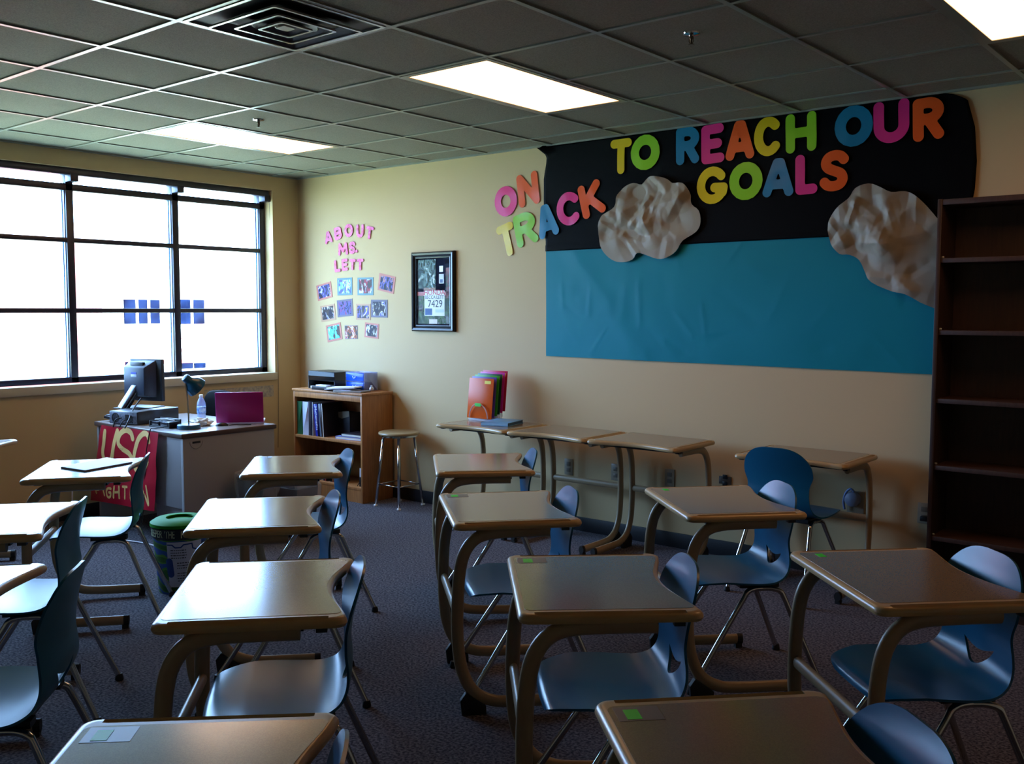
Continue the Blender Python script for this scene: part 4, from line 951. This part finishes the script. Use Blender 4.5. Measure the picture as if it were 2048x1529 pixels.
# letters ---------------------------------------------------------------
def ell(a0=0, a1=360, cx=.5, cy=.5, rx=.5, ry=.5, n_=18): return [(cx+rx*math.cos(math.radians(a0+(a1-a0)*k/n_)), cy+ry*math.sin(math.radians(a0+(a1-a0)*k/n_))) for k in range(n_+1)]
GL = {'O': [ell()], 'N': [[(0, 0), (0, 1), (1, 0), (1, 1)]], 'T': [[(0, 1), (1, 1)], [(.5, 1), (.5, 0)]],
 'R': [[(0, 0), (0, 1), (.5, 1)]+ell(90, -90, .5, .75, .5, .25, 12)+[(0, .5)], [(.5, .5), (1, 0)]], 'A': [[(0, 0), (.42, 1), (.58, 1), (1, 0)], [(.15, .26), (.85, .26)]],
 'C': [ell(45, 315)], 'K': [[(0, 0), (0, 1)], [(.95, 1), (.1, .42)], [(.35, .58), (1, 0)]], 'E': [[(1, 1), (0, 1), (0, 0), (1, 0)], [(0, .5), (.85, .5)]],
 'H': [[(0, 0), (0, 1)], [(1, 0), (1, 1)], [(0, .5), (1, .5)]], 'U': [[(0, 1)]+ell(180, 360, .5, .36, .5, .36, 14)+[(1, 1)]],
 'G': [ell(42, 330), [(.6, .42), (1, .42), (.97, .25)]], 'L': [[(0, 1), (0, 0), (1, 0)]], 'S': [[(p.x, p.z) for p in smoothpath([(.98, 0, .86), (.8, 0, .97), (.5, 0, 1), (.18, 0, .93), (.05, 0, .76), (.18, 0, .6), (.5, 0, .5), (.84, 0, .40), (.96, 0, .23), (.82, 0, .06), (.5, 0, 0), (.2, 0, .03), (.02, 0, .13)], 3)]],
 'B': [[(0, 0), (0, 1), (.6, 1), (.9, .88), (.88, .64), (.6, .53), (0, .53)], [(.6, .53), (.95, .42), (1, .2), (.7, 0), (0, 0)]], 'M': [[(0, 0), (.08, 1), (.5, .3), (.92, 1), (1, 0)]]}
PINK, ORG, YEL, GRN, BLU = (226, 52, 130), (236, 92, 36), (222, 190, 24), (140, 200, 40), (30, 120, 158)
LM = {PINK: mat('letter_pink', PINK, .3, spec=.28), ORG: mat('letter_orange', ORG, .3, spec=.28), YEL: mat('letter_yellow', YEL, .3, spec=.28), GRN: mat('letter_green', GRN, .3, spec=.28), BLU: mat('letter_blue', BLU, .3, spec=.28)}
CN = {PINK: 'pink', ORG: 'orange', YEL: 'yellow', GRN: 'green', BLU: 'blue'}
def plate_letter(ch, top, bot, wl, wr, m, label, group, rad=.135, off=.022, res=34, wave=.004):
    T_, B_, L_, R_ = (at(p[0], p[1], 1, -off) for p in (top, bot, wl, wr))
    up = Vector((T_.x-B_.x, 0, T_.z-B_.z)); h = up.length; ang = math.atan2(-up.x, up.z); w_ = math.hypot(R_.x-L_.x, R_.z-L_.z)
    c = Vector(((T_.x+B_.x)/2, -off, (T_.z+B_.z)/2)); r = rad*h
    iw, ih = max(w_-2*r, .01), h-2*r; S = [[(x*iw-iw/2, y*ih-ih/2) for x, y in s] for s in GL[ch]]
    segs = [(s[i], s[i+1]) for s in S for i in range(len(s)-1)]
    f = lambda x, y: min(segd(x, y, a, b_) for a, b_ in segs)-r
    sd = random.random()*50
    hf = lambda x, y: wave*(noise.noise(Vector((x/h*2.2, y/h*2.2, sd)))+.6) if wave else 0
    mb = sdf_plate(f, -w_/2-.004, w_/2+.004, -h/2-.004, h/2+.004, max(10, int(res*w_/h)), res, .001, hf)
    o = obj('paper_letter', mb, m, None, smooth=35); o.matrix_world = wallmat(c, ang)
    return tag(o, label, 'letter', group)
def Z1(x, y): return (960+x/3.823, 160+y/3.823)
def Z2(x, y): return (1440+x/3.823, 160+y/3.823)
BIG = [('O', Z1, (208, 812), (188, 1045), (110, 930), (282, 925), PINK, 'ON'), ('N', Z1, (355, 712), (382, 962), (290, 840), (450, 830), ORG, 'ON'),
 ('T', Z1, (182, 1105), (236, 1345), (120, 1165), (250, 1125), YEL, 'TRACK'), ('R', Z1, (325, 1018), (372, 1262), (262, 1140), (425, 1110), GRN, 'TRACK'),
 ('A', Z1, (492, 955), (535, 1200), (452, 1110), (606, 1085), BLU, 'TRACK'), ('C', Z1, (672, 858), (692, 1112), (590, 990), (780, 985), PINK, 'TRACK'),
 ('K', Z1, (828, 785), (882, 1038), (765, 920), (945, 890), ORG, 'TRACK'), ('T', Z1, (1080, 452), (1078, 720), (998, 560), (1160, 560), YEL, 'TO'),
 ('O', Z1, (1278, 418), (1250, 690), (1158, 560), (1380, 550), GRN, 'TO'), ('R', Z1, (1588, 358), (1588, 645), (1500, 500), (1675, 500), BLU, 'REACH'),
 ('E', Z1, (1778, 340), (1782, 638), (1695, 490), (1868, 490), PINK, 'REACH'), ('A', Z2, (155, 310), (152, 610), (42, 460), (262, 460), ORG, 'REACH'),
 ('C', Z2, (368, 282), (372, 583), (262, 430), (480, 430), YEL, 'REACH'), ('H', Z2, (620, 250), (620, 553), (503, 400), (736, 400), GRN, 'REACH'),
 ('O', Z2, (1020, 195), (1025, 510), (878, 355), (1170, 350), BLU, 'OUR'), ('U', Z2, (1310, 155), (1310, 482), (1175, 320), (1447, 310), PINK, 'OUR'),
 ('R', Z2, (1592, 133), (1595, 462), (1475, 300), (1712, 300), ORG, 'OUR'), ('G', Z1, (1785, 663), (1770, 950), (1660, 810), (1897, 800), YEL, 'GOALS'),
 ('O', Z2, (204, 627), (192, 920), (68, 775), (322, 770), GRN, 'GOALS'), ('A', Z2, (452, 598), (442, 893), (325, 750), (560, 745), BLU, 'GOALS'),
 ('L', Z2, (662, 568), (662, 875), (580, 720), (747, 720), PINK, 'GOALS'), ('S', Z2, (880, 538), (868, 852), (763, 700), (985, 690), ORG, 'GOALS')]
for ch, Z_, a, b_, l_, r_, c, wd in BIG:
    off = .004 if wd == 'ON' or (wd == 'TRACK' and ch in 'TR') else .0165
    plate_letter(ch, Z_(*a), Z_(*b_), Z_(*l_), Z_(*r_), LM[c], '%s paper letter %s in the word %s on the wall mural' % (CN[c], ch, wd), 'mural letters', off=off, rad=.125 if ch != 'O' else .14)
gl_m = mat('glitter_pink', (226, 62, 150), .3, var=(38, (200, 10, 60), 3), spec=.3)
def Z3(x, y): return (600+x/5.662, 430+y/5.662)
SM = [('A', (312, 188), (332, 322), (285, 255), (368, 245), 'ABOUT'), ('B', (424, 138), (440, 280), (386, 210), (470, 200), 'ABOUT'), ('O', (552, 103), (552, 252), (503, 178), (600, 175), 'ABOUT'), ('U', (680, 108), (680, 257), (638, 180), (722, 180), 'ABOUT'), ('T', (797, 132), (780, 275), (752, 200), (837, 205), 'ABOUT'),
 ('M', (485, 315), (490, 458), (436, 390), (545, 375), 'MS.'), ('S', (590, 303), (592, 442), (555, 375), (625, 368), 'MS.'), ('L', (420, 512), (428, 648), (392, 585), (458, 575), 'LETT'), ('E', (505, 498), (510, 632), (473, 565), (541, 562), 'LETT'), ('T', (597, 500), (593, 628), (560, 560), (630, 560), 'LETT'), ('T', (683, 498), (682, 630), (645, 560), (718, 560), 'LETT')]
for i, (ch, a, b_, l_, r_, wd) in enumerate(SM):
    lb = 'small glittery pink letter %s in the word %s above the photo prints' % (ch, wd)
    if wd == 'LETT' and ch == 'T': lb = 'small glittery pink letter T, %s letter of the word LETT' % ('third' if i == 9 else 'last')
    plate_letter(ch, Z3(*a), Z3(*b_), Z3(*l_), Z3(*r_), gl_m, lb, 'small pink wall letters', rad=.13, off=.006, res=24, wave=.002)
pd = at(*Z3(640, 412), 1, -.006); d_ = tag(obj('paper_letter', MB().lathe([(.014, 0), (.014, .0015)], 20), gl_m, None), 'small glittery pink full stop after the letters MS', 'letter', 'small pink wall letters'); d_.matrix_world = wallmat(pd)
# photo prints
def photo_mat(i, pal):
    m = bpy.data.materials.new('photo_print_%d' % i); m.use_nodes = True; N = m.node_tree.nodes; L = m.node_tree.links; b = N['Principled BSDF']; b.inputs['Roughness'].default_value = .5; b.inputs['Specular IOR Level'].default_value = .2
    tc = N.new('ShaderNodeTexCoord'); mp = N.new('ShaderNodeMapping'); mp.inputs['Location'].default_value = (i*1.7, i*2.3, i); mp.inputs['Scale'].default_value = (1.4, .8, 1)
    n_ = N.new('ShaderNodeTexNoise'); n_.inputs['Scale'].default_value = 17; n_.inputs['Detail'].default_value = 3; n_.inputs['Distortion'].default_value = 1.2
    r = N.new('ShaderNodeValToRGB'); r.color_ramp.interpolation = 'CONSTANT'
    r.color_ramp.elements[0].color = lin(pal[0]); r.color_ramp.elements[1].position = .46; r.color_ramp.elements[1].color = lin(pal[1])
    for k, c in enumerate(pal[2:]): e = r.color_ramp.elements.new(.56+.06*k); e.color = lin(c)
    L.new(tc.outputs['Object'], mp.inputs[0]); L.new(mp.outputs[0], n_.inputs['Vector']); L.new(n_.outputs['Fac'], r.inputs[0]); L.new(r.outputs[0], b.inputs['Base Color']); return m
SAL, TEA, PUR, PEA = (190, 112, 96), (96, 132, 136), (98, 88, 108), (186, 142, 110)
NAVY, VIO, WHI, SKIN, RED_, SKY_, TURQ, BRN = (30, 26, 50), (90, 84, 160), (220, 220, 236), (190, 140, 120), (160, 50, 60), (120, 180, 220), (80, 190, 190), (70, 56, 50)
PH = [([(180, 805), (345, 752), (370, 930), (205, 975)], SAL, (NAVY, VIO, WHI, NAVY), 'salmon bordered photo print, leftmost in the top row'),
 ([(415, 718), (585, 712), (597, 905), (428, 915)], TEA, (VIO, SKY_, WHI, VIO), 'teal bordered photo print of a bright street, second in the top row'),
 ([(650, 712), (832, 708), (830, 910), (650, 910)], TEA, (BRN, RED_, SKY_, WHI), 'teal bordered photo print, third in the top row below LETT'),
 ([(900, 662), (1085, 700), (1055, 898), (878, 848)], SAL, (NAVY, VIO, SKIN, NAVY), 'salmon bordered photo print tilted at the top right of the group'),
 ([(223, 1035), (388, 1008), (408, 1185), (245, 1215)], PEA, (NAVY, BRN, WHI, VIO), 'peach bordered photo print, leftmost in the middle row'),
 ([(415, 968), (590, 950), (603, 1140), (427, 1163)], PUR, (NAVY, VIO, RED_, VIO), 'purple grey bordered photo print, second in the middle row'),
 ([(635, 1010), (795, 1008), (800, 1195), (630, 1185)], PEA, (BRN, VIO, (200, 180, 60), WHI), 'peach bordered photo print, third in the middle row'),
 ([(803, 962), (992, 962), (990, 1165), (805, 1160)], PUR, (NAVY, BRN, WHI, VIO), 'purple grey bordered photo print at the right end of the middle row'),
 ([(287, 1255), (455, 1218), (480, 1405), (318, 1445)], SAL, (BRN, TURQ, SKY_, WHI), 'salmon bordered photo print of a beach, leftmost in the bottom row'),
 ([(508, 1255), (650, 1252), (650, 1405), (505, 1405)], (110, 110, 124), (BRN, (180, 90, 40), WHI, RED_), 'unbordered small photo print in the middle of the bottom row'),
 ([(738, 1218), (893, 1237), (885, 1405), (727, 1385)], SAL, (NAVY, BRN, WHI, VIO), 'thin bordered photo print at the right end of the bottom row')]
for i, (qd, fc, pal, lb) in enumerate(PH):
    P = [at(*Z3(*p), 1, -.003) for p in qd]; c = sum(P, Vector())/4; ux = ((P[1]-P[0])+(P[2]-P[3])); ang = math.atan2(ux.z, ux.x); w_ = ux.length/2; h = ((P[0]-P[3])+(P[1]-P[2])).length/2
    t = bpy.data.objects.new('photo_print', None); COL.objects.link(t); t.matrix_world = wallmat(Vector((c.x, -.0005, c.z)), ang); tag(t, lb, 'photo print', 'photo prints on the wall')
    k = .78 if i != 9 else .93
    obj('border', MB().box(-w_/2, w_/2, -h/2, h/2, 0, .0022), mat('border_%d_%d_%d' % fc, fc, .6), t)
    obj('picture', MB().box(-w_/2*k, w_/2*k, -h/2*k, h/2*k, .002, .0032), photo_mat(i, pal), t)
# framed memento
FP = [at(*Z3(*p), 1, -.03) for p in ((1240, 430), (1720, 403), (1757, 1325), (1275, 1318))]
c = sum(FP, Vector())/4; w_, h = ((FP[1]-FP[0]).length+(FP[2]-FP[3]).length)/2, ((FP[0]-FP[3]).length+(FP[1]-FP[2]).length)/2
pf = bpy.data.objects.new('picture_frame', None); COL.objects.link(pf); pf.matrix_world = wallmat(Vector((c.x, -.001, c.z)), 0); tag(pf, 'black framed race bib and photos hanging on the wall', 'picture frame')
fw = .055; blk = mat('frame_black', (14, 14, 18), .28)
def framering(w0, h0, w1, h1, z0, z1): return [[Vector((sx*w0/2, sy*h0/2, z0)) for sx, sy in ((-1, -1), (1, -1), (1, 1), (-1, 1))], [Vector((sx*w1/2, sy*h1/2, z1)) for sx, sy in ((-1, -1), (1, -1), (1, 1), (-1, 1))]]
seq = [(w_, h, 0), (w_, h, .022), (w_-.02, h-.02, .034), (w_-.05, h-.05, .030), (w_-.075, h-.075, .018), (w_-.085, h-.085, .022), (w_-.10, h-.10, .020), (w_-.10, h-.10, .006)]
R = [[Vector((sx*a/2, sy*b_/2, z)) for sx, sy in ((-1, -1), (1, -1), (1, 1), (-1, 1))] for a, b_, z in seq]
mb = MB().rings(R); mb.f = mb.f[:-1]; obj('frame_moulding', mb, blk, pf)
iw, ih = w_-.10, h-.10
obj('backing_board', MB().box(-iw/2, iw/2, -ih/2, ih/2, .002, .006), mat('mat_board_black', (18, 20, 34), .8, spec=.05), pf)
def pr(x0, x1, y0, y1, z, m, n_='mounted_photo'): return obj(n_, MB().box(-iw/2+x0*iw, -iw/2+x1*iw, -ih/2+y0*ih, -ih/2+y1*ih, .006, z), m, pf)
pr(.03, .55, .55, .98, .0072, photo_mat(20, ((40, 60, 50), (90, 120, 110), (150, 170, 160), (200, 210, 205))))
pr(.03, .97, .02, .46, .0070, photo_mat(21, ((40, 60, 40), (80, 110, 70), (60, 50, 60), (120, 130, 120))))
pr(.86, .98, .40, .85, .0074, photo_mat(22, ((60, 80, 60), (110, 60, 60), (150, 90, 90), (100, 110, 100))))
pr(.0, .99, .44, .50, .0074, mat('red_strip', (180, 90, 86), .5))
pr(.20, .55, .515, .56, .0078, mat('tan_strip', (130, 92, 64), .5))
pr(.60, .84, .58, .99, .0076, mat('panel_navy', (20, 24, 44), .8, spec=.05))
pr(.66, .80, .62, .76, .0086, mat('tag_white', (200, 206, 214), .5), 'ticket')
pr(.69, .77, .63, .68, .0090, mat('tag_blue', (60, 80, 130), .5), 'ticket_print')
pr(.67, .78, .79, .88, .009, mat('medal_grey', (120, 120, 120), .3, metal=.7), 'medal')
bib = mat('bib_white', (226, 230, 236), .6); B0, B1, B2, B3 = .22, .82, .14, .515
bo_ = pr(B0, B1, B2, B3, .0085, bib, 'race_bib')
def ftext(s, x, y, size, m, z=.0088, sx=1):
    mb = text_mb(s, size, .0004); mb.v = [(-iw/2+x*iw+p[0]*sx, -ih/2+y*ih+p[1], z+p[2]) for p in mb.v]; return obj('printed_text', mb, m, bo_ if False else pf)
ink = mat('ink_navy', (26, 34, 50), .6)
ftext('HONDA', .52, .485, .058, mat('ink_red', (200, 40, 60), .6), sx=1.05)
ftext('BECCA LETT', .52, .415, .040, ink, sx=.92)
ftext('7429', .54, .315, .082, ink, sx=1)
pr(.24, .45, .15, .25, .0090, mat('bib_blue', (50, 84, 140), .6), 'bib_print'); pr(.55, .80, .19, .235, .0090, mat('bib_pale', (190, 210, 225), .6), 'bib_print'); pr(.36, .60, .02, .09, .0086, mat('ticket_pale', (214, 206, 196), .6), 'ticket')
gl2 = bpy.data.materials.new('picture_glass'); gl2.use_nodes = True
_n = gl2.node_tree; _n.nodes.remove(_n.nodes['Principled BSDF']); _t2 = _n.nodes.new('ShaderNodeBsdfTransparent'); _g2 = _n.nodes.new('ShaderNodeBsdfGlossy'); _g2.inputs['Roughness'].default_value = .03
_fr = _n.nodes.new('ShaderNodeFresnel'); _fr.inputs['IOR'].default_value = 1.05; _x2 = _n.nodes.new('ShaderNodeMixShader'); _n.links.new(_fr.outputs[0], _x2.inputs[0]); _n.links.new(_t2.outputs[0], _x2.inputs[1]); _n.links.new(_g2.outputs[0], _x2.inputs[2]); _n.links.new(_x2.outputs[0], _n.nodes['Material Output'].inputs[0])
obj('glass_pane', MB().box(-iw/2, iw/2, -ih/2, ih/2, .0145, .0165), gl2, pf)
# faded writing strip taped on the wall right below the window sill
tag(obj('wall_sticker_strip', MB().box(.0005, .0015, -1.0, -.30, .80, .90), mat('faded_strip', (186, 174, 150), .7, var=(40, (150, 144, 140), 4))), 'faded lettered strip on the wall under the window sill', 'strip')
